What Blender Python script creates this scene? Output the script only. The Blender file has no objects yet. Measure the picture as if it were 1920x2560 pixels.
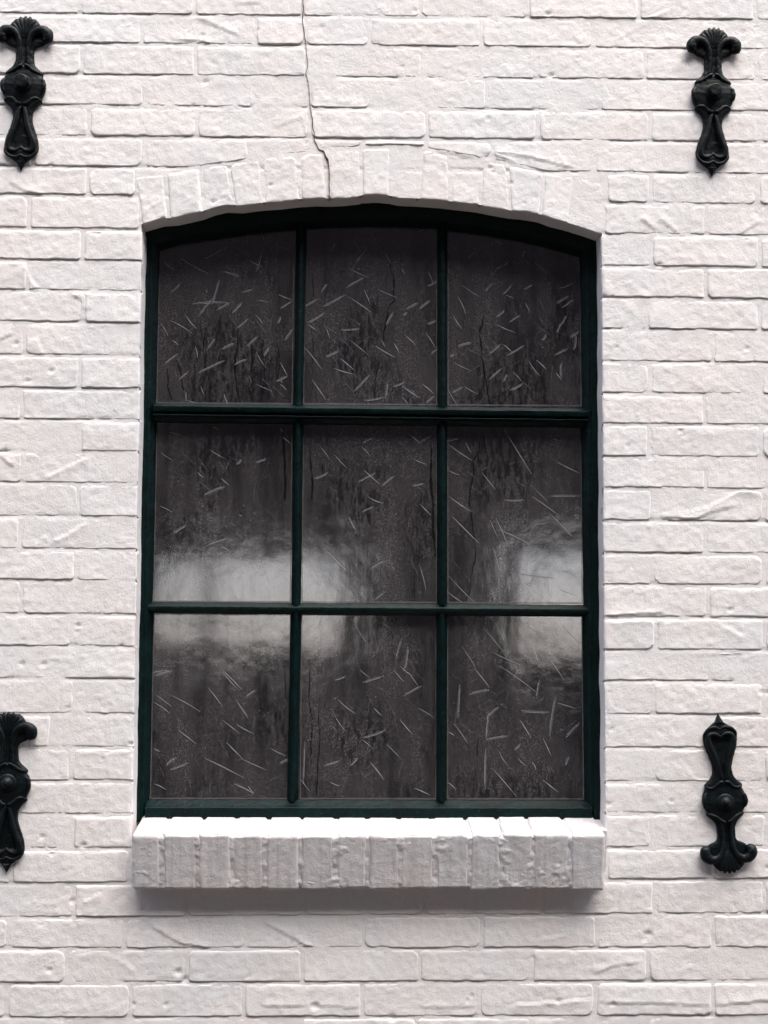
import bpy, math, random
import numpy as np
from mathutils import Matrix, Vector

random.seed(7)
rng = np.random.RandomState(11)
scn = bpy.context.scene

# ------------------------------------------------------------------ camera
DIST, ZC, F = 2.450, 1.55, 3200.0            # metres from wall, eye height, focal length (photo px)
ca, cb, cc = -0.06635, -0.01974, 0.00431
Rx = np.array([[1, 0, 0], [0, math.cos(ca), -math.sin(ca)], [0, math.sin(ca), math.cos(ca)]])
Ry = np.array([[math.cos(cb), 0, math.sin(cb)], [0, 1, 0], [-math.sin(cb), 0, math.cos(cb)]])
Rz = np.array([[math.cos(cc), -math.sin(cc), 0], [math.sin(cc), math.cos(cc), 0], [0, 0, 1]])
RC = Rz @ Rx @ Ry
cam_d = bpy.data.cameras.new("camera")
cam = bpy.data.objects.new("camera", cam_d)
scn.collection.objects.link(cam)
scn.camera = cam
cam_d.sensor_fit = 'HORIZONTAL'
cam_d.sensor_width = 36.0
cam_d.lens = F / 1920.0 * 36.0
cam_d.clip_start = 0.05
cam_d.clip_end = 3000.0
def _w(r):
    return Vector((r[0], r[2], -r[1]))
right, up, back = _w(RC[0]), -_w(RC[1]), -_w(RC[2])
cam.matrix_world = Matrix(((right.x, up.x, back.x, 0.0), (right.y, up.y, back.y, -DIST),
                           (right.z, up.z, back.z, ZC), (0, 0, 0, 1)))

# ------------------------------------------------------------------ world and light (overcast day)
world = bpy.data.worlds.new("World")
scn.world = world
world.use_nodes = True
wn = world.node_tree
wn.nodes.clear()
w_out = wn.nodes.new('ShaderNodeOutputWorld')
w_bg = wn.nodes.new('ShaderNodeBackground')
w_hs = wn.nodes.new('ShaderNodeHueSaturation')
w_sky = wn.nodes.new('ShaderNodeTexSky')
SUN_EL, SUN_AZ = math.radians(66), math.radians(148)      # azimuth clockwise from +Y
w_sky.sky_type = 'NISHITA'
w_sky.sun_disc = False
w_sky.sun_elevation = SUN_EL
w_sky.sun_rotation = SUN_AZ
w_sky.air_density = 1.0
w_sky.dust_density = 0.6
w_sky.ozone_density = 1.0
w_hs.inputs['Saturation'].default_value = 0.40
w_bg.inputs['Strength'].default_value = 0.15
wn.links.new(w_sky.outputs[0], w_hs.inputs['Color'])
w_tn = wn.nodes.new('ShaderNodeMix'); w_tn.data_type = 'RGBA'; w_tn.blend_type = 'MULTIPLY'; w_tn.inputs[0].default_value = 1.0
w_tn.inputs[7].default_value = (1.0, .955, 1.01, 1)          # faint pinkish cast of the cloud cover
wn.links.new(w_hs.outputs[0], w_tn.inputs[6])
wn.links.new(w_tn.outputs[2], w_bg.inputs['Color'])
wn.links.new(w_bg.outputs[0], w_out.inputs['Surface'])
sun_d = bpy.data.lights.new("overcast_sun", 'SUN')
sun_d.energy = 1.5
sun_d.angle = math.radians(50)
sun_d.color = (1.0, 0.915, 0.80)
sun = bpy.data.objects.new("overcast_sun", sun_d)
scn.collection.objects.link(sun)
sdir = Vector((math.sin(SUN_AZ) * math.cos(SUN_EL), math.cos(SUN_AZ) * math.cos(SUN_EL), math.sin(SUN_EL)))
sun.rotation_euler = (sdir).to_track_quat('Z', 'Y').to_euler()
sun.location = (3, -6, 9)
scn.view_settings.view_transform = 'Standard'
scn.view_settings.look = 'None'
scn.view_settings.exposure = 2.06
scn.view_settings.gamma = 1.0
scn.view_settings.use_curve_mapping = False

# ------------------------------------------------------------------ helpers
def P(px, py, y=0.0):
    """point of the place that the photo shows at pixel px,py, lying y metres behind the wall face"""
    px = np.asarray(px, float); py = np.asarray(py, float)
    v = np.stack([(px - 960) / F, (py - 1280) / F, np.ones_like(px)])
    r = np.tensordot(RC.T, v, axes=(1, 0))
    t = (DIST + y) / r[2]
    return t * r[0], ZC - t * r[1]

_lat = {}
def vnoise(x, z, scale, seed=0):
    """smooth value noise, -1..1"""
    if seed not in _lat:
        _lat[seed] = np.random.RandomState(1000 + seed).uniform(-1, 1, (256, 256))
    L = _lat[seed]
    u = np.asarray(x, float) * scale + 57.3; w = np.asarray(z, float) * scale + 31.7
    iu = np.floor(u).astype(int); iw = np.floor(w).astype(int)
    fu = u - iu; fw = w - iw
    fu = fu * fu * (3 - 2 * fu); fw = fw * fw * (3 - 2 * fw)
    a = L[iu % 256, iw % 256]; b = L[(iu + 1) % 256, iw % 256]
    c = L[iu % 256, (iw + 1) % 256]; d = L[(iu + 1) % 256, (iw + 1) % 256]
    return (a * (1 - fu) + b * fu) * (1 - fw) + (c * (1 - fu) + d * fu) * fw
def fbm(x, z, scale, seed=0, octv=3):
    s = 0; a = 1; n = 0
    for o in range(octv):
        s = s + a * vnoise(x, z, scale * 2 ** o, seed + o * 17); n += a; a *= 0.55
    return s / n
def sstep(t):
    t = np.clip(t, 0, 1)
    return t * t * (3 - 2 * t)

def link_mesh(name, verts, faces, mat, parent=None, smooth=True, matidx=None):
    me = bpy.data.meshes.new(name)
    verts = np.asarray(verts, dtype=np.float32)
    if isinstance(faces, np.ndarray):
        nf, k = faces.shape
        me.vertices.add(len(verts)); me.vertices.foreach_set('co', verts.ravel())
        me.loops.add(nf * k); me.loops.foreach_set('vertex_index', faces.astype(np.int32).ravel())
        me.polygons.add(nf)
        me.polygons.foreach_set('loop_start', np.arange(0, nf * k, k, dtype=np.int32))
        me.polygons.foreach_set('loop_total', np.full(nf, k, dtype=np.int32))
        me.update(calc_edges=True)
    else:
        me.from_pydata([tuple(map(float, v)) for v in verts], [], faces)
        me.update()
    me.polygons.foreach_set('use_smooth', np.full(len(me.polygons), smooth))
    for m in (mat if isinstance(mat, (list, tuple)) else [mat]):
        me.materials.append(m)
    if matidx is not None:
        me.polygons.foreach_set('material_index', matidx)
    o = bpy.data.objects.new(name, me)
    scn.collection.objects.link(o)
    if parent is not None:
        o.parent = parent
    return o
def empty(name, loc=(0, 0, 0)):
    o = bpy.data.objects.new(name, None)
    o.location = loc
    o.empty_display_size = 0.1
    scn.collection.objects.link(o)
    return o
def tag(o, label=None, cat=None, group=None, kind=None):
    if label: o['label'] = label
    if cat: o['category'] = cat
    if group: o['group'] = group
    if kind: o['kind'] = kind
    elif cat: o['kind'] = 'thing'
    return o
def grid_faces(nu, nv, off=0):
    """nu x nv vertices, index = j*nu+i"""
    i, j = np.meshgrid(np.arange(nu - 1), np.arange(nv - 1))
    a = (j * nu + i).ravel() + off
    return np.stack([a, a + 1, a + nu + 1, a + nu], 1)
class MB:
    def __init__(s): s.v = []; s.f = []; s.n = 0
    def add(s, v, f):
        v = np.asarray(v, float); s.v.append(v)
        s.f += [tuple(int(k) + s.n for k in q) for q in f]; s.n += len(v)
    def box(s, x0, x1, y0, y1, z0, z1):
        s.add([(x0,y0,z0),(x1,y0,z0),(x1,y1,z0),(x0,y1,z0),(x0,y0,z1),(x1,y0,z1),(x1,y1,z1),(x0,y1,z1)],
              [(0,3,2,1),(4,5,6,7),(0,1,5,4),(1,2,6,5),(2,3,7,6),(3,0,4,7)])
    def tube(s, pts, rad, seg=10, caps=True, flat=1.0):
        pts = np.asarray(pts, float); n = len(pts); rad = np.broadcast_to(rad, (n,)).astype(float)
        tan = np.gradient(pts, axis=0); tan /= np.linalg.norm(tan, axis=1)[:, None] + 1e-12
        ref = np.array([0, -1.0, 0]); V = []
        if caps:
            pts = np.vstack([pts[0] - tan[0] * rad[0] * .7, pts[0] - tan[0] * rad[0] * .5, pts, pts[-1] + tan[-1] * rad[-1] * .5, pts[-1] + tan[-1] * rad[-1] * .7])
            tan = np.vstack([tan[0], tan[0], tan, tan[-1], tan[-1]])
            rad = np.concatenate([[rad[0] * .15, rad[0] * .7], rad, [rad[-1] * .7, rad[-1] * .15]])
            n += 4
        for p, t, r in zip(pts, tan, rad):
            b = np.cross(t, ref); b /= np.linalg.norm(b) + 1e-12
            c = np.cross(b, t)
            for k in range(seg):
                a = 2 * math.pi * k / seg
                V.append(p + r * (math.cos(a) * b + flat * math.sin(a) * c))
        Fc = []
        for i in range(n - 1):
            for k in range(seg):
                k2 = (k + 1) % seg
                Fc.append((i * seg + k, i * seg + k2, (i + 1) * seg + k2, (i + 1) * seg + k))
        Fc.append(tuple(range(seg))[::-1]); Fc.append(tuple((n - 1) * seg + k for k in range(seg)))
        s.add(V, Fc)
    def build(s, name, mat, parent=None, smooth=True):
        return link_mesh(name, np.vstack(s.v), s.f, mat, parent, smooth)

def spline(pts, n):
    """Catmull-Rom through pts, n samples"""
    p = np.asarray(pts, float)
    p = np.vstack([2 * p[0] - p[1], p, 2 * p[-1] - p[-2]])
    m = len(p) - 3; out = []
    for t in np.linspace(0, m - 1e-6, n):
        i = int(t); f = t - i
        a, b, c, d = p[i], p[i + 1], p[i + 2], p[i + 3]
        out.append(.5 * ((2 * b) + (-a + c) * f + (2 * a - 5 * b + 4 * c - d) * f * f + (-a + 3 * b - 3 * c + d) * f ** 3))
    return np.array(out)

# ------------------------------------------------------------------ materials
def new_mat(name):
    m = bpy.data.materials.new(name); m.use_nodes = True
    nt = m.node_tree; b = nt.nodes['Principled BSDF']
    return m, nt, b
def N(nt, t, **kw):
    n = nt.nodes.new(t)
    for k, v in kw.items():
        if k in n.inputs: n.inputs[k].default_value = v
        else: setattr(n, k, v)
    return n
def noise(nt, vec, scale, detail=3, rough=.55, sc=None):
    if sc is not None:
        mp = N(nt, 'ShaderNodeMapping'); mp.inputs['Scale'].default_value = sc
        nt.links.new(vec, mp.inputs['Vector']); vec = mp.outputs[0]
    n = N(nt, 'ShaderNodeTexNoise'); n.inputs['Scale'].default_value = scale
    n.inputs['Detail'].default_value = detail; n.inputs['Roughness'].default_value = rough
    nt.links.new(vec, n.inputs['Vector'])
    return n.outputs[0]
def ramp(nt, val, stops):
    r = N(nt, 'ShaderNodeValToRGB'); e = r.color_ramp.elements
    while len(e) < len(stops): e.new(.5)
    for k, (p, c) in enumerate(stops):
        e[k].position = p; e[k].color = (c[0], c[1], c[2], 1) if isinstance(c, (tuple, list)) else (c, c, c, 1)
    nt.links.new(val, r.inputs[0])
    return r.outputs[0]
def mix(nt, fac, a, b):
    n = N(nt, 'ShaderNodeMix'); n.data_type = 'RGBA'
    for v, s in ((fac, n.inputs[0]), (a, n.inputs[6]), (b, n.inputs[7])):
        if hasattr(v, 'links'): nt.links.new(v, s)
        else: s.default_value = v if isinstance(v, (int, float)) else (*v, 1)
    return n.outputs[2]
def mth(nt, op, a, b=0.0):
    n = N(nt, 'ShaderNodeMath'); n.operation = op
    for k, v in enumerate((a, b)):
        if hasattr(v, 'links'): nt.links.new(v, n.inputs[k])
        else: n.inputs[k].default_value = v
    return n.outputs[0]
def bump(nt, h, strength, dist, prev=None):
    n = N(nt, 'ShaderNodeBump'); n.inputs['Strength'].default_value = strength; n.inputs['Distance'].default_value = dist
    nt.links.new(h, n.inputs['Height'])
    if prev is not None: nt.links.new(prev, n.inputs['Normal'])
    return n.outputs[0]

def wall_paint(name, base, grime=0.0, streak=False, kb=1.0):
    m, nt, b = new_mat(name)
    co = N(nt, 'ShaderNodeTexCoord').outputs['Object']
    oi = N(nt, 'ShaderNodeObjectInfo').outputs['Random']
    # hue wander of the old white paint, and a slight difference from brick to brick
    big = noise(nt, co, 5, 4, .6)
    c1 = mix(nt, ramp(nt, big, [(.38, 0.0), (.62, 1.0)]), (base[0] * 1.02, base[1] * .985, base[2] * .975), (base[0] * .955, base[1] * .985, base[2] * 1.01))
    pat = noise(nt, co, 22, 5, .65)
    c2 = mix(nt, ramp(nt, pat, [(.42, 0.0), (.75, .55)]), c1, (base[0] * .90, base[1] * .93, base[2] * .95))
    c3 = mix(nt, mth(nt, 'MULTIPLY', oi, .45), c2, (base[0] * .92, base[1] * .935, base[2] * .945))
    # tiny dark pinholes where paint did not reach
    pin = noise(nt, co, 130, 4, .75)
    c4 = mix(nt, ramp(nt, pin, [(.0, .55), (.27, .55), (.31, 0.0)]), c3, (base[0] * .5, base[1] * .47, base[2] * .45))
    if streak:
        st = noise(nt, co, 1.0, 4, .6, sc=(85, 20, 4))
        c4 = mix(nt, ramp(nt, st, [(.45, 0.0), (.72, grime)]), c4, (base[0] * .55, base[1] * .53, base[2] * .52))
    nt.links.new(c4, b.inputs['Base Color'])
    b.inputs['Roughness'].default_value = .62
    b.inputs['Specular IOR Level'].default_value = .35
    # coat build-up: lumps, roller orange peel, sand grain
    lump = noise(nt, co, 75, 3, .55)
    peel = noise(nt, co, 260, 3, .6)
    grain = noise(nt, co, 700, 2, .6)
    n1 = bump(nt, lump, .36, .0019 * kb)
    n2 = bump(nt, peel, .50, .0011 * kb, n1)
    n3 = bump(nt, grain, .65, .0006 * kb, n2)
    nt.links.new(n3, b.inputs['Normal'])
    return m
M_WALL = wall_paint('white_wall_paint', (.81, .795, .78))
M_SILL = wall_paint('shaded_white_sill_paint', (.62, .605, .605), grime=.50, streak=True, kb=1.25)  # white paint darkened for shade on the tilted front, dirt streaks strengthened for it too

def mat_green():
    m, nt, b = new_mat('dark_green_gloss_paint')
    co = N(nt, 'ShaderNodeTexCoord').outputs['Object']
    n = noise(nt, co, 30, 4, .6)
    c = mix(nt, ramp(nt, n, [(.35, 0.0), (.7, 1.0)]), (.0003, .0045, .0048), (.0006, .0115, .0118))
    ch = noise(nt, co, 210, 3, .7)
    c = mix(nt, ramp(nt, ch, [(.66, 0.0), (.72, .5)]), c, (.06, .12, .105))
    nt.links.new(c, b.inputs['Base Color'])
    b.inputs['Roughness'].default_value = .42
    b.inputs['Specular IOR Level'].default_value = .15
    br = noise(nt, co, 90, 3, .6); fi = noise(nt, co, 420, 2, .5)
    nt.links.new(bump(nt, fi, .5, .0010, bump(nt, br, .7, .003)), b.inputs['Normal'])
    return m
M_GREEN = mat_green()
def mat_iron():
    m, nt, b = new_mat('black_painted_cast_iron')
    co = N(nt, 'ShaderNodeTexCoord').outputs['Object']
    n = noise(nt, co, 60, 3)
    c = mix(nt, ramp(nt, n, [(.4, 0.0), (.7, 1.0)]), (.0014, .0034, .0046), (.0024, .0060, .0072))
    nt.links.new(c, b.inputs['Base Color'])
    b.inputs['Roughness'].default_value = .46
    b.inputs['Specular IOR Level'].default_value = .20
    nt.links.new(bump(nt, noise(nt, co, 160, 4, .65), .45, .0016), b.inputs['Normal'])
    return m
M_IRON = mat_iron()
def mat_glass():
    m, nt, b = new_mat('fogged_glass')
    co = N(nt, 'ShaderNodeTexCoord').outputs['Object']
    run = noise(nt, co, 1.0, 5, .62, sc=(26, 20, 4.2))          # vertical runs of condensation
    cloud = noise(nt, co, 4.5, 3, .55)
    mask = mth(nt, 'ADD', mth(nt, 'MULTIPLY', run, .62), mth(nt, 'MULTIPLY', cloud, .38))
    fog = ramp(nt, mask, [(.34, 0.0), (.45, .75), (.58, 1.0)])
    drop = ramp(nt, noise(nt, co, 330, 3, .65), [(.36, .40), (.55, 1.0), (.70, 1.7)])
    wet = mth(nt, 'MULTIPLY', ramp(nt, noise(nt, co, 1.0, 5, .68, sc=(120, 40, 34)), [(.47, 0.0), (.56, .85)]), ramp(nt, noise(nt, co, 1.0, 3, .5, sc=(9, 9, 4.5)), [(.48, 0.0), (.60, .9)]))
    c = mix(nt, fog, (.026, .0250, .0268), (.062, .0585, .0625))
    c = mix(nt, wet, c, (.0045, .0044, .0045))
    mx = N(nt, 'ShaderNodeMix'); mx.data_type = 'RGBA'; mx.blend_type = 'MULTIPLY'; mx.inputs[0].default_value = 1.0
    nt.links.new(c, mx.inputs[6]); nt.links.new(drop, mx.inputs[7])
    nt.links.new(mx.outputs[2], b.inputs['Base Color'])
    nt.links.new(ramp(nt, mask, [(.36, .05), (.58, .11)]), b.inputs['Roughness'])
    nt.links.new(ramp(nt, mask, [(.40, .72), (.55, .94)]), b.inputs['Alpha'])
    b.inputs['IOR'].default_value = 1.75
    b.inputs['Coat Weight'].default_value = 1.0; b.inputs['Coat IOR'].default_value = 1.6; b.inputs['Coat Roughness'].default_value = .06
    wav = noise(nt, co, 1.0, 3, .5, sc=(30, 20, 9))
    n0 = bump(nt, noise(nt, co, 9, 3, .5), .35, .0045)
    n1 = bump(nt, wav, .34, .0010, n0)
    n2 = bump(nt, noise(nt, co, 230, 3, .7), .18, .0005, n1)
    nt.links.new(n2, b.inputs['Normal'])
    return m
M_GLASS = mat_glass()
def plain(name, col, rough=.8, alpha=1.0, sc=40, var=.25, spec=.3):
    m, nt, b = new_mat(name)
    co = N(nt, 'ShaderNodeTexCoord').outputs['Object']
    c = mix(nt, noise(nt, co, sc, 4, .6), tuple(v * (1 - var) for v in col), tuple(min(1, v * (1 + var)) for v in col))
    nt.links.new(c, b.inputs['Base Color'])
    b.inputs['Roughness'].default_value = rough
    b.inputs['Specular IOR Level'].default_value = spec
    b.inputs['Alpha'].default_value = alpha
    return m
M_CRACK = plain('dark_crack_shade', (.035, .025, .02), .95)  # dark colour stands in for the shade inside the crack
M_SCR_A = plain('dull_glass_scratch', (.28, .28, .30), .5, .32, 200, .4)
M_SCR_B = plain('bright_glass_scratch', (.46, .47, .50), .4, .52, 200, .3)
M_PUTTY = plain('pale_grime', (.16, .15, .15), .8, .5, 120, .5)
M_RUN = plain('wet_run_on_glass', (.004, .004, .0045), .12, .6, 60, .3, .5)
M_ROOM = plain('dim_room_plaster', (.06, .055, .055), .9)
M_DROP = plain('water_drop', (.3, .31, .34), .15, .42, 100, .2, .8)
M_GROUND = plain('street_paving', (.036, .027, .020), .85, 1, 3, .2)
M_ROOF = plain('dark_roof_tiles', (.05, .045, .045), .7, 1, 8, .3)
M_OPP = plain('dark_brown_brickwork', (.032, .026, .026), .85, 1, 6, .3)
M_BEIGE = plain('beige_render', (.42, .38, .34), .8, 1, 2, .1)

# ------------------------------------------------------------------ large structure: ground and opposite side of the street
ground = MB(); ground.box(-600, 600, -800, 600, -0.3, 0.0)
tag(ground.build('ground', M_GROUND, None, False), kind='structure')

YF = -6.6                                        # face of the building opposite
ob = empty('opposite_building', (0, YF, 0))
tag(ob, 'dark brick building across the street, mirrored in the window panes', 'building')
HOPP = 9.0
fx = (DIST - YF) / DIST
def mir(px, py, tilt=0.0):                       # where the mirror ray of a glass point meets the opposite face
    x, z = P(px, py, .07)
    k = (-YF + DIST) / DIST
    return float(x * k), float(ZC + (z - ZC) * k + tilt)
TL = .25
lx0, lz0 = mir(372, 1625, TL); lx1, lz1 = mir(868, 1385, TL)
rx0, rz0 = mir(1285, 1640, TL); rx1, rz1 = mir(1540, 1370, TL)
openings = [(lx0, lx1, lz0, lz1), (rx0, rx1, rz0, rz1)]
om = MB()
xs = [-30.0, lx0, lx1, rx0, rx1, 30.0]
T = .30
def obx(a, b, c, d): om.box(a, b, -T, 0, c, d)
obx(xs[0], xs[1], .01, HOPP); obx(xs[2], xs[3], .01, HOPP); obx(xs[4], xs[5], .01, HOPP)
for (a, b, c, d) in openings:
    obx(a, b, .01, c); obx(a, b, d, HOPP)
om.build('wall', M_OPP, ob, False)
rf = MB()
rf.add([(-30.3, .35, HOPP + .002), (30.3, .35, HOPP + .002), (30.3, -2.2, HOPP + .9), (-30.3, -2.2, HOPP + .9),
        (-30.3, .35, HOPP + .14), (30.3, .35, HOPP + .14), (30.3, -2.2, HOPP + 1.04), (-30.3, -2.2, HOPP + 1.04)],
       [(0, 1, 2, 3), (7, 6, 5, 4), (4, 5, 1, 0), (5, 6, 2, 1), (6, 7, 3, 2), (7, 4, 0, 3)])
rf.build('roof', M_ROOF, ob, False)
for (a, b, c, d) in openings:
    fr = MB(); w = .045
    fr.box(a, b, -.20, -.14, c + .001, c + w); fr.box(a, b, -.20, -.14, d - w, d - .001)
    fr.box(a + .001, a + w, -.198, -.142, c + w, d - w); fr.box(b - w, b - .001, -.198, -.142, c + w, d - w)
    fr.build('window_frame', M_ROOF, ob, False)
def tree(loc, crown_z, rx, rz, n, label, seed):  # added tree whose leaves fade the tops of the mirrored sky patches
    rr = np.random.RandomState(seed)
    t = empty('added_tree', loc)
    tk = MB()
    hgt = crown_z + rz * .8
    tk.tube([(0.02 * math.sin(q * 5), 0, hgt * q) for q in np.linspace(0, 1, 12)], np.linspace(.16, .04, 12), 9)
    for _ in range(7):
        a_ = rr.uniform(0, 6.28); z0_ = crown_z - rz * rr.uniform(.1, .7); L_ = rx * rr.uniform(.5, .85)
        tk.tube([(L_ * q * math.cos(a_), L_ * q * math.sin(a_), z0_ + q * rz * rr.uniform(.3, .4)) for q in np.linspace(0, 1, 6)], np.linspace(.06, .015, 6), 6)
    tk.build('trunk', M_ROOF, t)
    V = []; Fq = []
    cl = rr.normal(size=(46, 3)); cl /= np.linalg.norm(cl, axis=1)[:, None]; cl *= (rr.rand(46, 1) ** .4) * .85
    for i in range(n):
        c = cl[rr.randint(46)] + rr.normal(size=3) * .17
        c = c * np.array([rx, rx, rz]) + np.array([0, 0, crown_z])
        a = rr.normal(size=3); a /= np.linalg.norm(a); b = np.cross(a, rr.normal(size=3)); b /= np.linalg.norm(b)
        w = rr.uniform(.05, .09)
        V += [c - a * w, c + b * w * .5, c + a * w, c - b * w * .5]; Fq.append((4 * i, 4 * i + 1, 4 * i + 2, 4 * i + 3))
    link_mesh('crown', np.array(V), np.array(Fq), M_LEAF, t, False)
    tag(t, label, 'tree')
M_LEAF = plain('dark_leaves', (.05, .06, .035), .7, 1, 3, .3)
tree((-1.9, -13.5, 0), 3.62, 1.9, 1.25, 5200, 'dark tree added behind the opening opposite, fading the sky mirrored in the left panes', 4)
tree((3.6, -12.5, 0), 3.95, 2.0, 1.30, 4200, 'dark leafed tree added to dim the pale patch mirrored in the right panes', 5)

# ------------------------------------------------------------------ the brick wall
wall = empty('brick_wall', (0, 0, 0))
tag(wall, 'white painted old brick wall surrounding the arched green window', 'wall')

JL = [34,107,186,263,340,415,487,571,650,726,805,888,970,1048,1128,1207,1290,1372,1450,1534,1615,1695,1783,1867,1950,2034,2120,2206,2291,2369,2455,2542]
JR = [48,121,199,277,353,432,508,586,666,745,823,904,983,1060,1141,1220,1301,1382,1461,1542,1624,1701,1785,1868,1953,2032,2117,2197,2283,2368,2451,2538]
JL = [-118, -42] + JL + [2629, 2716]; JR = [-102, -27] + JR + [2624, 2710]
JM = {2: -3, 3: -1, 4: 0, 5: 0}
def jy(k, x):                                      # pixel height of the bed joint k (0-based in padded list)
    return JL[k] + 3 + (JR[k] - JL[k]) * (x - 200) / 1500.0

XL, _ = P(344, 1300); XR, _ = P(1511, 1300)
XL = -.4233; XR = .4691 + .0015
def xjl(z): return XL + .0012 * vnoise(z, z * 0, 22, 3)
def xjr(z): return XR + .0012 * vnoise(z, z * 0, 22, 5)

# underside of the arch (intrados) and its top line (extrados), in photo pixels
INTR = np.array([(340,568),(358,561),(400,549),(438,546),(470,539),(503,531),(530,521),(563,513),(601,515),(655,508),(700,505),(751,499),(790,497),(822,498),(865,496),(898,492),(906,489),(944,488),(975,491),(998,496),(1042,498),(1105,502),(1150,508),(1192,512),(1230,520),(1276,528),(1310,531),(1352,538),(1385,550),(1417,558),(1460,571),(1493,582),(1512,588),(1525,592)], float)
EXTR = np.array([(325,444),(338,441),(413,432),(500,418),(570,409),(652,394),(744,386),(808,376),(902,368),(978,366),(1054,370),(1123,384),(1203,400),(1268,408),(1360,430),(1440,441),(1512,458),(1530,462)], float)
ix, iz = P(INTR[:, 0], INTR[:, 1]); ex_, ez_ = P(EXTR[:, 0], EXTR[:, 1])
def zi(x): return np.interp(x, ix, iz)
def ze(x): return np.interp(x, ex_, ez_)

# trowel marks, smears and ridges seen on the wall, photo pixels: (polyline, size in mm, sign 1 = proud above the line, -1 = proud below)
CREASE = [([(487,43),(545,68),(603,92)],2.6,1),([(440,103),(480,101),(530,110)],2.0,1),([(680,322),(752,297),(768,345)],1.2,1),
 ([(1228,380),(1330,395),(1443,424)],2.2,1),([(1060,384),(1120,381),(1200,400)],1.6,1),([(1228,385),(1275,402),(1290,415)],1.5,1),
 ([(1595,545),(1618,560),(1640,580)],2.2,1),([(1645,547),(1692,582)],2.2,1),([(1845,588),(1905,553)],1.6,1),
 ([(-40,870),(0,850),(38,833)],2.2,1),([(108,1196),(160,1170),(228,1138)],2.2,-1),([(0,1141),(33,1168)],2.4,1),
 ([(125,1352),(165,1338),(218,1303)],2.4,-1),([(110,1335),(125,1352)],1.4,-1),
 ([(1640,1294),(1742,1296),(1779,1280),(1850,1262)],2.4,1),([(1710,1284),(1780,1262),(1846,1228),(1905,1230)],2.0,-1),
 ([(1805,1562),(1830,1575),(1861,1593)],2.0,-1),([(375,2313),(415,2338),(456,2359),(527,2369)],2.8,1),
 ([(648,2300),(720,2337),(760,2362),(792,2367)],2.8,1),([(288,2388),(318,2408),(345,2430)],1.6,-1),
 ([(1480,2438),(1530,2415),(1605,2405)],1.8,1),([(1274,2512),(1380,2504),(1482,2497)],2.6,-1),([(1490,2508),(1640,2508),(1777,2511)],2.2,1),
 ([(1787,2512),(1860,2505),(1960,2500)],2.4,1),([(640,2512),(700,2513),(776,2513)],1.8,1),([(778,2512),(905,2519)],1.4,1),([(1040,2520),(1196,2516)],1.6,1),
 ([(205,2254),(262,2228)],1.8,-1),([(90,2256),(150,2254)],1.2,-1),([(1700,1895),(1740,1950),(1775,1948)],1.4,-1),
 ([(180,735),(205,752),(210,780)],2.4,1),([(62,660),(78,700),(98,722)],2.6,-1),([(1720,1640),(1870,1632)],1.4,1),
 ([(545,2245),(640,2262),(760,2260)],1.2,1),([(0,30),(60,22)],1.4,-1),([(1580,60),(1690,18)],1.2,-1),([(1430,85),(1450,112)],1.2,1),
 ([(1560,90),(1620,62)],1.0,1),([(590,12),(650,10)],1.6,1),([(1000,540),(1010,548)],1.0,1),([(95,845),(105,880),(130,905)],1.4,-1),
 ([(0,1905),(60,1935)],1.2,1),([(1660,820),(1760,823)],1.0,-1),([(1508,1540),(1650,1532),(1665,1545)],2.0,1),([(1510,1555),(1665,1548)],1.6,-1),
 ([(20,455),(60,478),(110,487)],1.8,1),([(340,560),(380,520),(415,498)],1.0,1),([(1330,2348),(1420,2335)],1.2,-1),([(120,1640),(190,1648)],1.2,-1)]
CR = []
for pl, mm, sg in CREASE:
    a = np.array(pl, float); cx, cz = P(a[:, 0], a[:, 1])
    CR.append((cx, cz, mm * .00085, sg))
PITS = [(210,335,3),(700,1,2),(640,140,3),(860,247,4),(1590,55,2),(1535,68,3),(196,1564,9),(193,1578,7),(445,2430,11),(462,2448,9),(788,2514,12),(980,2545,12),(1620,2335,11),(1613,2348,8),(292,737,4),(70,953,8),(245,584,8),(232,583,6),(1790,840,5),(1700,1007,4),(1824,1524,8),(60,1600,6),(330,1860,8),(1520,2010,7),(1510,742,8),(1530,742,6),(1545,744,5),(110,1660,8),(332,1440,6),(55,1660,8),(170,1770,6),(210,2112,9),(130,2134,7),(700,8,4),(1540,240,4),(1330,2392,6),(620,2442,6),(335,2510,6),(1180,2490,7),(1560,1290,4)]
PT = [(float(P(a, b)[0]), float(P(a, b)[1]), r * .6 / 1306.) for a, b, r in PITS]
for _ in range(170):
    PT.append((rng.uniform(-.75, .85), rng.uniform(.68, 2.75), rng.uniform(.0012, .004)))

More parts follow.
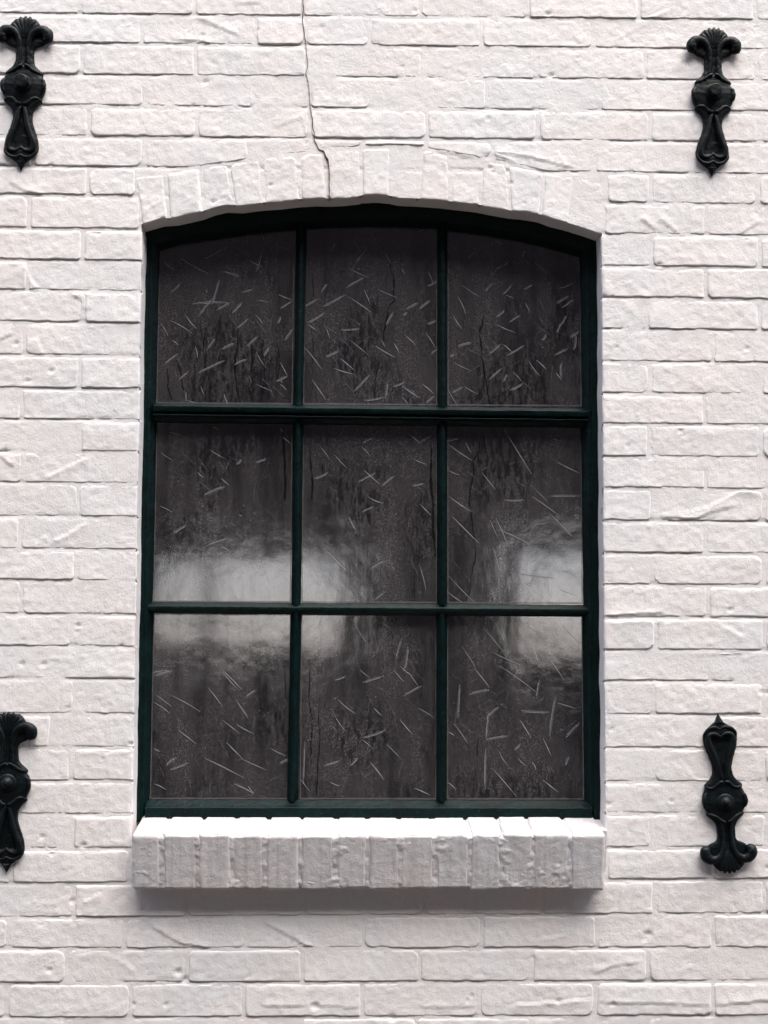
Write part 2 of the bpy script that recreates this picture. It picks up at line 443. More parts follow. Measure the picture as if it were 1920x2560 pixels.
def creases(X, Z):
    h = np.zeros_like(X)
    x0, x1, z0, z1 = X.min(), X.max(), Z.min(), Z.max()
    for cx, cz, amp, sg in CR:
        if cx.min() > x1 + .02 or cx.max() < x0 - .02 or cz.min() > z1 + .02 or cz.max() < z0 - .02: continue
        best = np.full(X.shape, 1e9); side = np.zeros(X.shape); end = np.zeros(X.shape)
        L = np.concatenate([[0], np.cumsum(np.hypot(np.diff(cx), np.diff(cz)))])
        for i in range(len(cx) - 1):
            dx, dz = cx[i+1] - cx[i], cz[i+1] - cz[i]; l2 = dx * dx + dz * dz
            t = np.clip(((X - cx[i]) * dx + (Z - cz[i]) * dz) / l2, 0, 1)
            d = np.hypot(X - cx[i] - t * dx, Z - cz[i] - t * dz)
            s = dx * (Z - cz[i]) - dz * (X - cx[i])
            if dx < 0: s = -s
            u = (L[i] + t * (L[i+1] - L[i])) / L[-1]
            m = d < best
            best = np.where(m, d, best); side = np.where(m, s, side); end = np.where(m, u, end)
        tp = sstep(np.minimum(end, 1 - end) / .18 + .15)
        ab = (side > 0) if sg > 0 else (side < 0)
        h += np.where(ab, np.exp(-best / .009), np.exp(-(best / .0012) ** 2) * .5) * amp * tp
        h -= np.where(ab, 0, np.exp(-(np.maximum(best - .001, 0) / .002) ** 2) * amp * .35 * tp)
    return h
def pits(X, Z):
    h = np.zeros_like(X)
    x0, x1, z0, z1 = X.min(), X.max(), Z.min(), Z.max()
    for a, b, r in PT:
        if a < x0 - .01 or a > x1 + .01 or b < z0 - .01 or b > z1 + .01: continue
        d = np.hypot((X - a) * .75, Z - b) / r
        h -= np.exp(-d * d) * min(.0035, r * .8)
        h += np.exp(-((d - 1.5) / .5) ** 2) * .0004
    return h
def relief(X, Z, seed):
    return (fbm(X, Z, 16, 40 + seed % 50, 3) * .0010 + fbm(X, Z, 95, 60, 3) * .00075
            + np.maximum(fbm(X, Z, 230, 77, 2) - .25, 0) * .0012)

HB = .00145                                         # how far brick faces stand proud of the joints
bricks_made = 0
def brick(fn, W, H, name='brick', parent=None, hang=None, seed=0, gap=.0024, mat=None, edge=(), hb=None):
    """a brick face with worn rounded edges; fn(s,t)->x,z; hang = sides left,right,top,bottom that turn into the opening"""
    global bricks_made
    hang = hang or ''
    HBL = HB if hb is None else hb
    def line(L, lo, hi):
        e = [0, .0022, .0036, .005, .0068, .0095, .0125]
        a = [0, .0012, .003, .006] if lo else e
        b = [0, .0012, .003, .006] if hi else e
        mid = np.linspace(a[-1], L - b[-1], max(2, int(round((L - a[-1] - b[-1]) / .0036)) + 1))
        return np.concatenate([a[:-1], mid, [L - q for q in b[:-1]][::-1]]) / L
    S = line(W, 'l' in hang, 'r' in hang); Tt = line(max(H, .03), 'b' in hang, 't' in hang)
    s, t = np.meshgrid(S, Tt)
    X, Z = fn(s, t)
    g = lambda c: 0.0 if c in hang else gap
    rr = np.random.RandomState(seed)
    wob = rr.uniform(.0010, .0022)
    w1 = fbm(X, Z, 48, seed % 31, 3) * wob; w2 = fbm(X, Z, 55, 31 + seed % 31, 3) * wob
    tl, tr = rr.uniform(-.0015, .0025, 2)
    dl = s * W - g('l') - (tl * t if 'l' not in hang else 0) + w1; dr = (1 - s) * W - g('r') - (tr * (1 - t) if 'r' not in hang else 0) + w2
    db = t * H - g('b') + w2; dt = (1 - t) * H - g('t') + w1
    rc = rr.uniform(.004, .010)
    def corner(a, b, rc):
        ii = (a < rc) & (b < rc)
        return np.where(ii, rc - np.hypot(np.maximum(rc - a, 0), np.maximum(rc - b, 0)), np.minimum(a, b))
    rcs = [rc * rr.uniform(.5, 1.7) * (0.25 if (q[0] in hang or q[1] in hang) else 1) for q in ('lb', 'rb', 'lt', 'rt')]
    d = np.minimum(np.minimum(corner(dl, db, rcs[0]), corner(dr, db, rcs[1])), np.minimum(corner(dl, dt, rcs[2]), corner(dr, dt, rcs[3])))
    rad = .0040 + .0025 * rr.rand()
    def edge_round(v, r_):
        q_ = np.clip(v / r_, 0, 1)
        return np.sqrt(np.clip(1 - (1 - q_) ** 2, 0, 1))
    dd = np.maximum(d, 0)
    prof = (edge_round(np.minimum(dt, dd + .004), rad * 1.35) * edge_round(np.minimum(db, dd + .002), rad * rr.uniform(.2, .4)) *
            edge_round(np.minimum(dl, dd + .003), rad * 1.1) * edge_round(np.minimum(dr, dd + .003), rad * 1.1)) * edge_round(d, .0016)
    h = HBL * prof - .0105 * np.clip(-d / .0022, 0, 1) + rr.uniform(-.0008, .0012) * prof
    ax, az = rr.uniform(-.005, .005), rr.uniform(-.024, .004)
    h += ((s - .5) * W * ax + (t - .5) * H * az) * prof
    h += (relief(X, Z, seed) + creases(X, Z) + pits(X, Z)) * np.clip(d / .001 + .5, 0, 1)
    V = np.stack([X, -h, Z], -1).reshape(-1, 3)
    nu, nv = len(S), len(Tt)
    Fc = [grid_faces(nu, nv)]; off = len(V); Vs = [V]
    idx = np.arange(nu * nv).reshape(nv, nu)
    for c in 'lrtb':
        dep = .078 if c in hang else None
        if dep is None: continue
        row = {'l': idx[::-1, 0], 'r': idx[:, -1], 'b': idx[0, :], 't': idx[-1, ::-1]}[c]
        n = len(row)
        base = V[row]
        rings = [row]
        for yy in (.004, .02, .04, dep):
            r2 = base.copy(); r2[:, 1] = yy
            jig = .0006 * fbm(r2[:, 0] + yy, r2[:, 2] + yy, 60, 9)
            if c in 'lr': r2[:, 0] += jig
            else: r2[:, 2] += jig
            Vs.append(r2); rings.append(np.arange(off, off + n)); off += n
        for a, b2 in zip(rings[:-1], rings[1:]):
            Fc.append(np.stack([a[:-1], b2[:-1], b2[1:], a[1:]], 1) if c != 'x' else None)
    o = link_mesh(name, np.vstack(Vs), np.vstack(Fc), mat or M_WALL, parent or wall)
    bricks_made += 1
    return o

def wall_brick(xl, xr, k, hang='', top=None, bot=None, seed=0):
    """xl,xr in metres (or functions of z); k = course index; top/bot override curves z(x)"""
    xm = None
    def row_z(j, x):
        # joint j as world line
        a = JZ[j]
        return a[0] + (x + .55) * a[1]
    def fn(s, t):
        x = xl + (xr - xl) * s
        zt = row_z(k - 1, x) if top is None else top(x)
        zb = row_z(k, x)
        if bot is not None: zb = np.maximum(zb, bot(x))
        z = zb + (zt - zb) * t
        if 'r' in hang: x = x + (xjl(z) - XL) * s
        if 'l' in hang: x = x + (xjr(z) - XR) * (1 - s)
        return x, z
    a = fn(np.array([.5]), np.array([0.])); b = fn(np.array([.5]), np.array([1.]))
    H = float(abs(b[1][0] - a[1][0]))
    return brick(fn, xr - xl, H, hang=hang, seed=seed)
JZ = []
for k in range(len(JL)):
    x0, z0 = P(200, jy(k, 200)); x1, z1 = P(1700, jy(k, 1700))
    sl = (z1 - z0) / (x1 - x0)
    JZ.append((float(z0 - (x0 + .55) * sl), float(sl)))
def xw(px, k):
    y = (jy(k, px) + jy(k - 1, px)) / 2
    return float(P(px, y)[0])

# head joints of every course (photo pixels); index = course counted from the first bed joint in the padded list
ROWS = {1: [66, 352, 636, 920, 1200, 1480, 1758], 2: [200, 487, 757, 1050, 1321, 1597, 1886], 3: [70, 355, 640, 763, 924, 1204, 1482, 1752],
 4: [205, 490, 768, 1056, 1339, 1612, 1890], 5: [76, 360, 635, 775, 924, 1217, 1499, 1776], 6: [222, 493, 774, 1067, 1345, 1623, 1898],
 7: [82, 360, 622, 'B', 1232, 1486, 1770], 8: [220, 'A', 1627, 1894], 9: [72, 'A', 1766],
 10: [207, 'W', 1628, 1900], 11: [70, 'W', 1763], 12: [210, 'W', 1617, 1897], 13: [62, 'W', 1781], 14: [200, 'W', 1623, 1902], 15: [55, 'W', 1760],
 16: [200, 'W', 1623, 1903], 17: [57, 'W', 1763], 18: [195, 'W', 1631, 1909], 19: [50, 'W', 1763], 20: [190, 'W', 1631, 1910], 21: [53, 'W', 1770],
 22: [180, 'W', 1640, 1912], 23: [43, 'W', 1774], 24: [185, 'W', 1631, 1910], 25: [130, 'W', 1772], 26: [178, 'W', 1631, 1909], 27: [40, 'W', 1778],
 28: [180, 'W', 1630, 1916], 29: [28, 'S', 1775], 30: [185, 468, 764, 1057, 1355, 1636, 1912], 31: [21, 312, 612, 907, 1203, 1492, 1783],
 32: [167, 468, 755, 1049, 1330, 1621, 1912], 33: [17, 327, 610, 905, 1196, 1488, 1783], 34: [162, 455, 755, 1042, 1330, 1620, 1910], 35: [20, 315, 610, 903, 1195, 1490, 1785]}
PITCH = .2215
row_ext = {}
sd = 0
for k, js in sorted(ROWS.items()):
    segs = []
    marks = [j for j in js if isinstance(j, str)]
    def run(xs, first=True, last=True):
        if first: xs = [xs[0] - PITCH] + xs
        if last: xs = xs + [xs[-1] + PITCH]
        return xs
    nums = [xw(j, k) for j in js if not isinstance(j, str)]
    if not marks:
        xs_ = run(nums)
        segs = [(a, b, '', None) for a, b in zip(xs_[:-1], xs_[1:])]
        row_ext[k] = (xs_[0], xs_[-1])
    else:
        m = marks[0]; i = js.index(m)
        left = [xw(j, k) for j in js[:i]]; right_ = [xw(j, k) for j in js[i+1:]]
        left = [left[0] - PITCH] + left; right_ = right_ + [right_[-1] + PITCH]
        row_ext[k] = (left[0], right_[-1])
        if m == 'W':
            left = left + [XL]; right_ = [XR] + right_
            segs = [(a, b, '', None) for a, b in zip(left[:-2], left[1:-1])] + [(left[-2], XL, 'r', None)]
            segs += [(XR, right_[1], 'l', None)] + [(a, b, '', None) for a, b in zip(right_[1:-1], right_[2:])]
        elif m == 'A':
            l_end = float(P(341 if k == 8 else 353, (jy(k, 340) + jy(k-1, 340)) / 2)[0]); r_st = float(P(1515 if k == 8 else 1509, 500)[0])
            left = left + [l_end]; right_ = [r_st] + right_
            segs = [(a, b, '', None) for a, b in zip(left[:-1], left[1:])] + [(a, b, '', None) for a, b in zip(right_[:-1], right_[1:])]
        elif m == 'S':
            left = left + [float(P(327, 2160)[0]) ]; right_ = [float(P(1516, 2160)[0])] + right_
            segs = [(a, b, '', None) for a, b in zip(left[:-1], left[1:])] + [(a, b, '', None) for a, b in zip(right_[:-1], right_[1:])]
        elif m == 'B':
            segs = [(left[0], left[1], '', None), (left[1], left[2], '', None)]
            segs += [(left[2], left[3], '', ze)]
            for a, b in ((622, 770), (790, 908), (908, 1064), (1064, 1232)):
                segs.append((xw(a, k), xw(b, k), '', ze))
            segs.append((right_[0], right_[1], '', ze))
            segs += [(a, b, '', None) for a, b in zip(right_[1:-1], right_[2:])]
    for a, b, hg, bt in segs:
        sd += 1
        if b - a < .012: continue
        if k == 10 and hg:      # course beside the springing of the arch
            pass
        wall_brick(a, b, k, hang=hg, bot=(lambda x: ze(x) + .0005) if bt is not None else None, seed=sd * 7 + k)

# --- mortar between the bricks, one painted skin
def mortar_h(X, Z):
    a = fbm(X, Z, 9, 21, 3); b = fbm(X, Z, 40, 22, 3)
    h = .0010 + .0004 * np.clip(a * 1.6, -1, 1) + .0006 * b + .0004 * fbm(X, Z, 160, 23, 2)
    # struck joint: sunk under the brick above, running out to the brick below; open here, filled there
    zj = np.array([q[0] for q in JZ])[::-1]; sl = float(np.mean([q[1] for q in JZ]))
    slv = np.array([q[1] for q in JZ])[::-1]
    zz = Z
    k = np.clip(np.searchsorted(zj, zz), 1, len(zj) - 1)
    def off(kk): return Z - (zj[kk] + (X + .55) * slv[kk])
    o1, o2 = off(k), off(k - 1); o = np.where(np.abs(o1) < np.abs(o2), o1, o2)
    opn = sstep((fbm(X, Z * 2.2, 14, 27, 3) + .28) / .5) * (.55 + .45 * sstep((fbm(X, Z, 60, 28, 2) + .3) / .5))
    h -= np.exp(-((o - .0018) / .0022) ** 2) * .0021 * opn
    # the running crack: its shade is the dark strip laid on below
    return h + creases(X, Z) * .8 + pits(X, Z)
MV, MF, moff = [], [], 0
def mortar_patch(x0, x1, zb, zt, step=.0042):
    """zb, zt functions of x"""
    global moff
    nx = int((x1 - x0) / step) + 2; xs_ = np.linspace(x0, x1, nx)
    nz = int(max(np.max(zt(xs_) - zb(xs_)), .01) / step) + 2
    tt = np.linspace(0, 1, nz)
    X = np.repeat(xs_[None], nz, 0); Z = zb(xs_)[None] + (zt(xs_) - zb(xs_))[None] * tt[:, None]
    h = mortar_h(X, Z)
    V = np.stack([X, -h, Z], -1).reshape(-1, 3)
    MV.append(V); MF.append(grid_faces(nx, nz, moff)); moff += len(V)
c_ = lambda v: (lambda x: np.full_like(np.asarray(x, float), v))
X0, X1 = -.86, .98
ZT = JZ[0][0] - .003; ZB = JZ[-1][0] + .003
zs = float(P(900, 2100)[1])
mortar_patch(X0, XL - .0012, c_(ZB), c_(ZT)); mortar_patch(XR + .0012, X1, c_(ZB), c_(ZT))
mortar_patch(XL - .0012, XR + .0012, lambda x: zi(x) + .0012, c_(ZT)); mortar_patch(XL - .0012, XR + .0012, c_(ZB), c_(zs))
link_mesh('mortar', np.vstack(MV), np.vstack(MF), M_WALL, wall)

# crack running down through the joints over the arch, its inner shade laid on as a dark strip
crk = np.array([(757,-60),(758,0),(759,22),(757,50),(761,85),(765,112),(767,140),(769,165),(765,185),(770,205),(774,235),(776,262),(778,280),(781,300),(782,318),(786,335),(786,350),(793,362),(798,374),(809,378),(813,390),(819,402),(822,415),(823,440),(824,470),(823,487),(826,500)], float)
cpts = spline(crk, 150)
cw = np.interp(np.linspace(0, 1, 150), [0,.12,.2,.4,.44,.5,.53,.6,.66,.72,.8,.86,1], [.0010,.0020,.0007,.0006,.0008,.0018,.0024,.0007,.0012,.0016,.0036,.0016,.0012])
cw = cw * .72 * (1 + .35 * vnoise(np.arange(150) * .37, 0 * np.arange(150), 1, 8))
cx, cz = P(cpts[:, 0], cpts[:, 1])
cx = cx + .0010 * vnoise(cz, cz, 140, 4)
V = []
for i in range(150):
    yy = -.0038 if cz[i] < float(P(800, 385)[1]) else -.0030
    V += [(cx[i] - cw[i] / 2, yy, cz[i]), (cx[i] + cw[i] / 2, yy, cz[i]), (cx[i] + cw[i] / 2, .004, cz[i]), (cx[i] - cw[i] / 2, .004, cz[i])]
V = np.array(V)
# follow the face so the dark line lies just on the surface
fcs = []
for i in range(149):
    a = i * 4
    fcs += [(a, a + 4, a + 5, a + 1), (a + 1, a + 5, a + 6, a + 2), (a + 3, a + 7, a + 4, a)]
CRK = (V, fcs)

# --- the arch
arch = MB()
# lining of the reveal behind the brick edges
path = [(XL - .0016, z) for z in np.linspace(zs - .06, float(zi(XL)), 60)]
path += [(x, float(zi(x)) + .0016) for x in np.linspace(XL, XR, 90)]
path += [(XR + .0016, z) for z in np.linspace(float(zi(XR)), zs - .06, 60)]
pth = np.array(path); n = len(pth)
ys = [-.0005, .008, .025, .045, .08]
vv = np.concatenate([np.stack([pth[:, 0] + (.0006 * fbm(pth[:, 0] * 3 + y, pth[:, 1] + y, 40, 5)), np.full(n, y), pth[:, 1]], 1) for y in ys])
arch.add(vv, grid_faces(n, len(ys))[:, ::-1])
arch_o = arch.build('window_arch', M_WALL, wall)
ABOT = [356, 423, 512, 587, 660, 751, 824, 904, 978, 1044, 1127, 1199, 1275, 1350, 1420, 1512]
ATOP = [336, 413, 500, 570, 652, 744, 809, 902, 978, 1054, 1123, 1203, 1268, 1360, 1440, 1516]
for i in range(15):
    def fn(s, t, i=i):
        xb = P(ABOT[i], 500)[0] + (P(ABOT[i+1], 500)[0] - P(ABOT[i], 500)[0]) * s
        xt = P(ATOP[i], 400)[0] + (P(ATOP[i+1], 400)[0] - P(ATOP[i], 400)[0]) * s
        xb = np.clip(xb, XL, XR)
        zb = zi(xb); zt = ze(xt) - .001
        return xb + (xt - xb) * t, zb + (zt - zb) * t
    W = (ABOT[i+1] - ABOT[i] + ATOP[i+1] - ATOP[i]) / 2 / 1330.; H = .098
    brick(fn, W, H, name='brick', parent=arch_o, hang='b', seed=900 + i * 13, gap=.0024, hb=.0017)
print('bricks', bricks_made)
crack = link_mesh('crack', CRK[0], CRK[1], M_CRACK, arch_o, False)

# --- the rest of the wall beyond the picture, one piece
fb = MB()
def ringbrick(xa, xb, za, zb):
    g = .0045; e = .004
    if xb - xa < .02: return
    a, b, c, d = xa + g, xb - g, za + g, zb - g
    fb.add([(a,.001,c),(b,.001,c),(b,.001,d),(a,.001,d),(a+e,-.0036,c+e),(b-e,-.0036,c+e),(b-e,-.0036,d-e),(a+e,-.0036,d-e)],
           [(4,5,6,7),(0,1,5,4),(1,2,6,5),(2,3,7,6),(3,0,4,7)])
CP = .0621
for k in sorted(row_ext):
    za, zb_ = JZ[k][0], JZ[k-1][0]
    xa, xb = row_ext[k]
    for s_ in range(11): ringbrick(xa - (s_ + 1) * PITCH, xa - s_ * PITCH, za - .6 * JZ[k][1], zb_ - .6 * JZ[k-1][1])
    for s_ in range(11): ringbrick(xb + s_ * PITCH, xb + (s_ + 1) * PITCH, za + 1.9 * JZ[k][1], zb_ + 1.9 * JZ[k-1][1])
z = JZ[0][0]; k = 0
while z < 4.6:
    for s_ in range(-15, 16): ringbrick((s_ + .5 * (k % 2)) * PITCH, (s_ + 1 + .5 * (k % 2)) * PITCH, z, z + CP)
    z += CP; k += 1
z = JZ[-1][0]; k = 1
while z > .07:
    for s_ in range(-15, 16): ringbrick((s_ + .5 * (k % 2)) * PITCH, (s_ + 1 + .5 * (k % 2)) * PITCH, z - CP, z)
    z -= CP; k += 1
# backing of that part
fb.add([(-3.4,.0008,.0),(X0,.0008,.0),(X0,.0008,4.7),(-3.4,.0008,4.7)], [(0,1,2,3)])
fb.add([(X1,.0008,.0),(3.5,.0008,.0),(3.5,.0008,4.7),(X1,.0008,4.7)], [(0,1,2,3)])
fb.add([(X0,.0008,ZT),(X1,.0008,ZT),(X1,.0008,4.7),(X0,.0008,4.7)], [(0,1,2,3)])
fb.add([(X0,.0008,.0),(X1,.0008,.0),(X1,.0008,ZB),(X0,.0008,ZB)], [(0,1,2,3)])
# thickness of the wall round the room, and its top
fb.box(-3.4, XL - .03, .082, .30, .001, 4.7); fb.box(XR + .03, 3.5, .082, .30, .001, 4.7)
fb.box(XL - .03, XR + .03, .082, .30, float(zi(0.0)) + .03, 4.7); fb.box(XL - .03, XR + .03, .082, .30, .001, zs - .06)
fb.box(-3.4, 3.5, .0015, .30, 4.70, 4.76)
o = fb.build('brick', M_WALL, wall, False); o['kind'] = 'stuff'

# --- the sill: bricks set on edge, sloping outwards
TH = math.radians(7.5)
def rbox(cx, cy, cz, sx, sy, sz, r, seed, rot, nn=(12, 14, 16), amp=.0016, edge=.0045):
    V = []; Fq = []; off = 0
    nx, ny, nz = nn
    def face(nu, nv, f):
        nonlocal off
        u, v = np.meshgrid(np.linspace(-1, 1, nu), np.linspace(-1, 1, nv))
        # crowd samples to the edges
        u = np.sign(u) * (1 - (1 - np.abs(u)) ** 1.35); v = np.sign(v) * (1 - (1 - np.abs(v)) ** 1.35)
        p = f(u, v).reshape(-1, 3)
        V.append(p); Fq.append(grid_faces(nu, nv, off)); off += len(p)
    o1 = np.ones_like
    face(nx, nz, lambda u, v: np.stack([u, -o1(u), v], -1)); face(nx, ny, lambda u, v: np.stack([u, v, o1(u)], -1))
    face(ny, nz, lambda u, v: np.stack([o1(u), u, v], -1)); face(ny, nz, lambda u, v: np.stack([-o1(u), -u, v], -1))
    face(nx, ny, lambda u, v: np.stack([-u, v, -o1(u)], -1))
    p = np.vstack(V) * np.array([sx, sy, sz])
    inner = np.array([sx, sy, sz]) - r
    c = np.clip(p, -inner, inner); d = p - c
    L = np.linalg.norm(d, axis=1)[:, None] + 1e-12
    nrm = d / L
    p = c + nrm * r
    s = seed * 3.7
    dis = (fbm(p[:, 0] + s + p[:, 1], p[:, 2] + p[:, 1] * .7, 26, 14, 2) * amp * .45 + fbm(p[:, 0] + s + p[:, 1], p[:, 2] + s, 150, 15, 3) * amp * .38)
    eg = np.clip((.97 - np.abs(nrm).max(1)) / .15, 0, 1)
    dis = dis - eg * (np.clip(fbm(p[:, 0] + s, p[:, 2] * .6 + p[:, 1], 55, 19, 3) + .15, 0, 1)) * edge
    p = p + nrm * dis[:, None]
    cs, sn = math.cos(rot), math.sin(rot)
    y = p[:, 1] * cs + p[:, 2] * sn * -1 * -1 if False else p[:, 1] * cs - p[:, 2] * -sn * -1
    y = p[:, 1] * cs - p[:, 2] * sn; z = p[:, 1] * sn + p[:, 2] * cs
    return np.stack([p[:, 0] + cx, y + cy, z + cz], 1), np.vstack(Fq)
PR = -.052                                        # how far the upper front edge stands out
zf = float(P(900, 2085, PR)[1])                   # height of that edge
SH, SD = .107, .155                               # height of the front face, depth
SB = [327, 403, 493, 578, 662, 750, 837, 919, 1000, 1087, 1174, 1254, 1332, 1425, 1514]
# mortar bed
def sill_center(hh, dd, out=0.0):
    # centre of a block whose upper front edge is at (PR, zf)
    fy, fz = math.cos(TH), math.sin(TH)           # inward direction along the top
    uy, uz = -math.sin(TH), math.cos(TH)          # block's up
    return PR + fy * (dd / 2 + out) - uy * (hh / 2 + out * .8), zf + fz * (dd / 2 + out) - uz * (hh / 2 + out * .8)
xa = float(P(331, 2150, -.04)[0]); xb = float(P(1509, 2150, -.04)[0])
cy, cz_ = sill_center(SH, SD, .0012)
V, Fq = rbox((xa + xb) / 2, cy, cz_, (xb - xa) / 2, SD / 2, SH / 2 - .0026, .006, 1, TH, (330, 24, 40), .0050, .002)
# fillet of mortar between the last sill brick and the jamb, inside the opening
V2, F2 = rbox((xb + XR) / 2 - .004, .040, zf - .012 + .100 * math.tan(TH) - SH / 2 + .006, (XR - xb) / 2 + .0055, .045, SH / 2, .003, 3, TH, (6, 30, 30), .0015, .0)
Fq = np.vstack([Fq, F2 + len(V)]); V = np.vstack([V, V2])
sill = link_mesh('window_sill', V, Fq, M_SILL, wall)
for i in range(14):
    rr = np.random.RandomState(50 + i)
    x0 = float(P(SB[i], 2150, -.045)[0]) + rr.uniform(.0004, .0022); x1 = float(P(SB[i+1], 2150, -.045)[0]) - rr.uniform(.0004, .0022)
    dz = rr.uniform(-.0012, .0012); hh = SH + rr.uniform(-.004, .004); fwd = rr.uniform(-.0014, .0014)
    cy, cz_ = sill_center(SH, SD)
    V, Fq = rbox((x0 + x1) / 2, cy + fwd, cz_ + dz, (x1 - x0) / 2, SD / 2, hh / 2, rr.uniform(.0050, .0075), i + 5, TH + rr.uniform(-.012, .012), (26, 26, 42), .0014)
    link_mesh('brick', V, Fq, M_SILL, sill)

# ------------------------------------------------------------------ the window
win = empty('arched_window', (0, .05, 0))
tag(win, 'dark green arched window of nine fogged and scratched panes in the white wall', 'window')
YW = 0.0
win.location = (0, 0, 0)
YFR, YG = .050, .078                               # face of the frame, face of the glass
def lump(V, amp=.0006):
    V = np.asarray(V, float)
    V[:, 0] += fbm(V[:, 2], V[:, 0], 60, 3, 3) * amp
    V[:, 1] += fbm(V[:, 0] + V[:, 2], V[:, 2] - V[:, 0], 75, 6, 3) * amp
    V[:, 2] += fbm(V[:, 0], V[:, 2], 60, 9, 3) * amp
    return V
def sweep(name, pts, side, prof, parent=win, mat=M_GREEN, amp=.0006, step=.008):
    """prof: list of (offset along side, y) ; pts: centre line in x,z ; side: unit vectors (x,z) per point or a single one"""
    p = np.asarray(pts, float); sdv = np.broadcast_to(np.asarray(side, float), p.shape)
    L = np.concatenate([[0], np.cumsum(np.hypot(*np.diff(p, axis=0).T))])
    n = int(L[-1] / step) + 2; l = np.linspace(0, L[-1], n)
    q = np.stack([np.interp(l, L, p[:, 0]), np.interp(l, L, p[:, 1])], 1); s = np.stack([np.interp(l, L, sdv[:, 0]), np.interp(l, L, sdv[:, 1])], 1)
    # fine profile
    pr = []
    for (a, b), (c, d) in zip(prof[:-1], prof[1:]):
        m = max(1, int(math.hypot(c - a, d - b) / .004))
        pr += [(a + (c - a) * t / m, b + (d - b) * t / m) for t in range(m)]
    pr.append(prof[-1])
    V = np.concatenate([np.stack([q[:, 0] + s[:, 0] * o, np.full(n, y), q[:, 1] + s[:, 1] * o], 1) for o, y in pr])
    return link_mesh(name, lump(V, amp), grid_faces(n, len(pr)), mat, parent)
def rnd(prof, r=.0012):
    out = [prof[0]]
    for i in range(1, len(prof) - 1):
        a, b, c = map(np.array, (prof[i-1], prof[i], prof[i+1]))
        u = (a - b) / (np.linalg.norm(a - b) + 1e-9); v = (c - b) / (np.linalg.norm(c - b) + 1e-9)
        out += [tuple(b + u * r), tuple(b + (u + v) * r * .3), tuple(b + v * r)]
    out.append(prof[-1])
    return out

zbot = float(P(900, 2050, .05)[1]); 
def gp(px, py): a, b = P(px, py, YG - .004); return float(a), float(b)
gxL = gp(386, 1300)[0]; gxR = gp(1456, 1300)[0]
gz0 = gp(900, 1998)[1]
v1 = gp(742, 1300)[0]; v2 = gp(1105.5, 1300)[0]
zt0 = gp(900, 1012)[1]; zt1 = gp(900, 1061)[1]       # transom band
zh0 = gp(900, 1507)[1]; zh1 = gp(900, 1537)[1]
# side stiles: outer flat, step, chamfered bead down to the glass
oL, oR = XL - .004, XR + .004
wl = gxL - oL; wr = oR - gxR
def stile(w):
    return rnd([(0, YFR + .012), (0, YFR), (w - .0155, YFR), (w - .014, YFR + .007), (w - .0105, YFR + .007), (w - .001, YG - .005), (w + .001, YG + .004)])
ztopL = float(zi(XL)) + .01
sweep('frame_stile', [(oL, zbot - .004), (oL, ztopL)], (1, 0), [(o, y) for o, y in stile(wl)][::-1])
sweep('frame_stile', [(oR, zbot - .004), (oR, float(zi(XR)) + .01)], (-1, 0), stile(wr))
wb = gz0 - zbot
sweep('bottom_rail', [(oL + .020, zbot), (oR - .020, zbot)], (0, 1),
      rnd([(-.006, YFR + .03), (-.006, YFR - .001), (wb - .0125, YFR - .001), (wb - .011, YFR + .004), (wb - .001, YG - .004), (wb + .001, YG + .004)]))
# arched head
xs_h = np.linspace(oL, oR, 90)
HI = np.array([(360, 630), (403, 621.5), (470, 606), (540, 596), (620, 584), (731, 572), (765, 569), (850, 565), (928, 564), (1010, 565), (1090, 568), (1124, 573), (1200, 583), (1290, 598), (1370, 616), (1444, 638), (1500, 655)], float)
hx, hz = P(HI[:, 0], HI[:, 1], YG - .004)
head_in = np.interp(xs_h, hx, hz)
head_out = head_in + .058
V = []
prh = [(0, YG + .004), (.001, YG - .006), (.010, YFR + .010), (.0115, YFR + .004), (.020, YFR + .004), (.0215, YFR - .001), (.05, YFR - .001), (.075, YFR - .001)]
for o, y in prh:
    V.append(np.stack([xs_h, np.full(90, y), head_in + o], 1))
V = np.concatenate(V)
link_mesh('arched_head', lump(V, .0005), grid_faces(90, len(prh)), M_GREEN, win)
# glazing bars
def barprof(w, tip=.0038):
    return rnd([(-w, YG + .003), (-w + .0008, YG - .004), (-tip - .0012, YFR + .0155), (-tip, YFR + .0130), (0, YFR + .0115), (tip, YFR + .0130), (tip + .0012, YFR + .0155), (w - .0008, YG - .004), (w, YG + .003)], .0008)
bw = .0103
def headz(x): return float(np.interp(x, xs_h, head_in)) + .012
for vx, dx0, dx1 in ((v1, .0045, -.004), (v2, .0, -.0012)):
    sweep('glazing_bar', [(vx + dx0 * .2, zt0 - .004), (vx + dx0, headz(vx))], (1, 0), barprof(bw))
    sweep('glazing_bar', [(vx + dx0 * .2, zt1 + .004), (vx, zh0 - .005)], (1, 0), barprof(bw))
    sweep('glazing_bar', [(vx, zh1 + .005), (vx + dx1, gz0 - .004)], (1, 0), barprof(bw * 1.06))
zm = (zh0 + zh1) / 2; hw = (zh0 - zh1) / 2
sweep('glazing_bar', [(gxL - .008, zm + .0006), (gxR + .008, zm - .0022)], (0, 1),
      rnd([(-hw, YG + .003), (-hw, YG - .004), (-.0032, YFR + .010), (.0032, YFR + .010), (hw, YG - .004), (hw, YG + .003)], .0008))
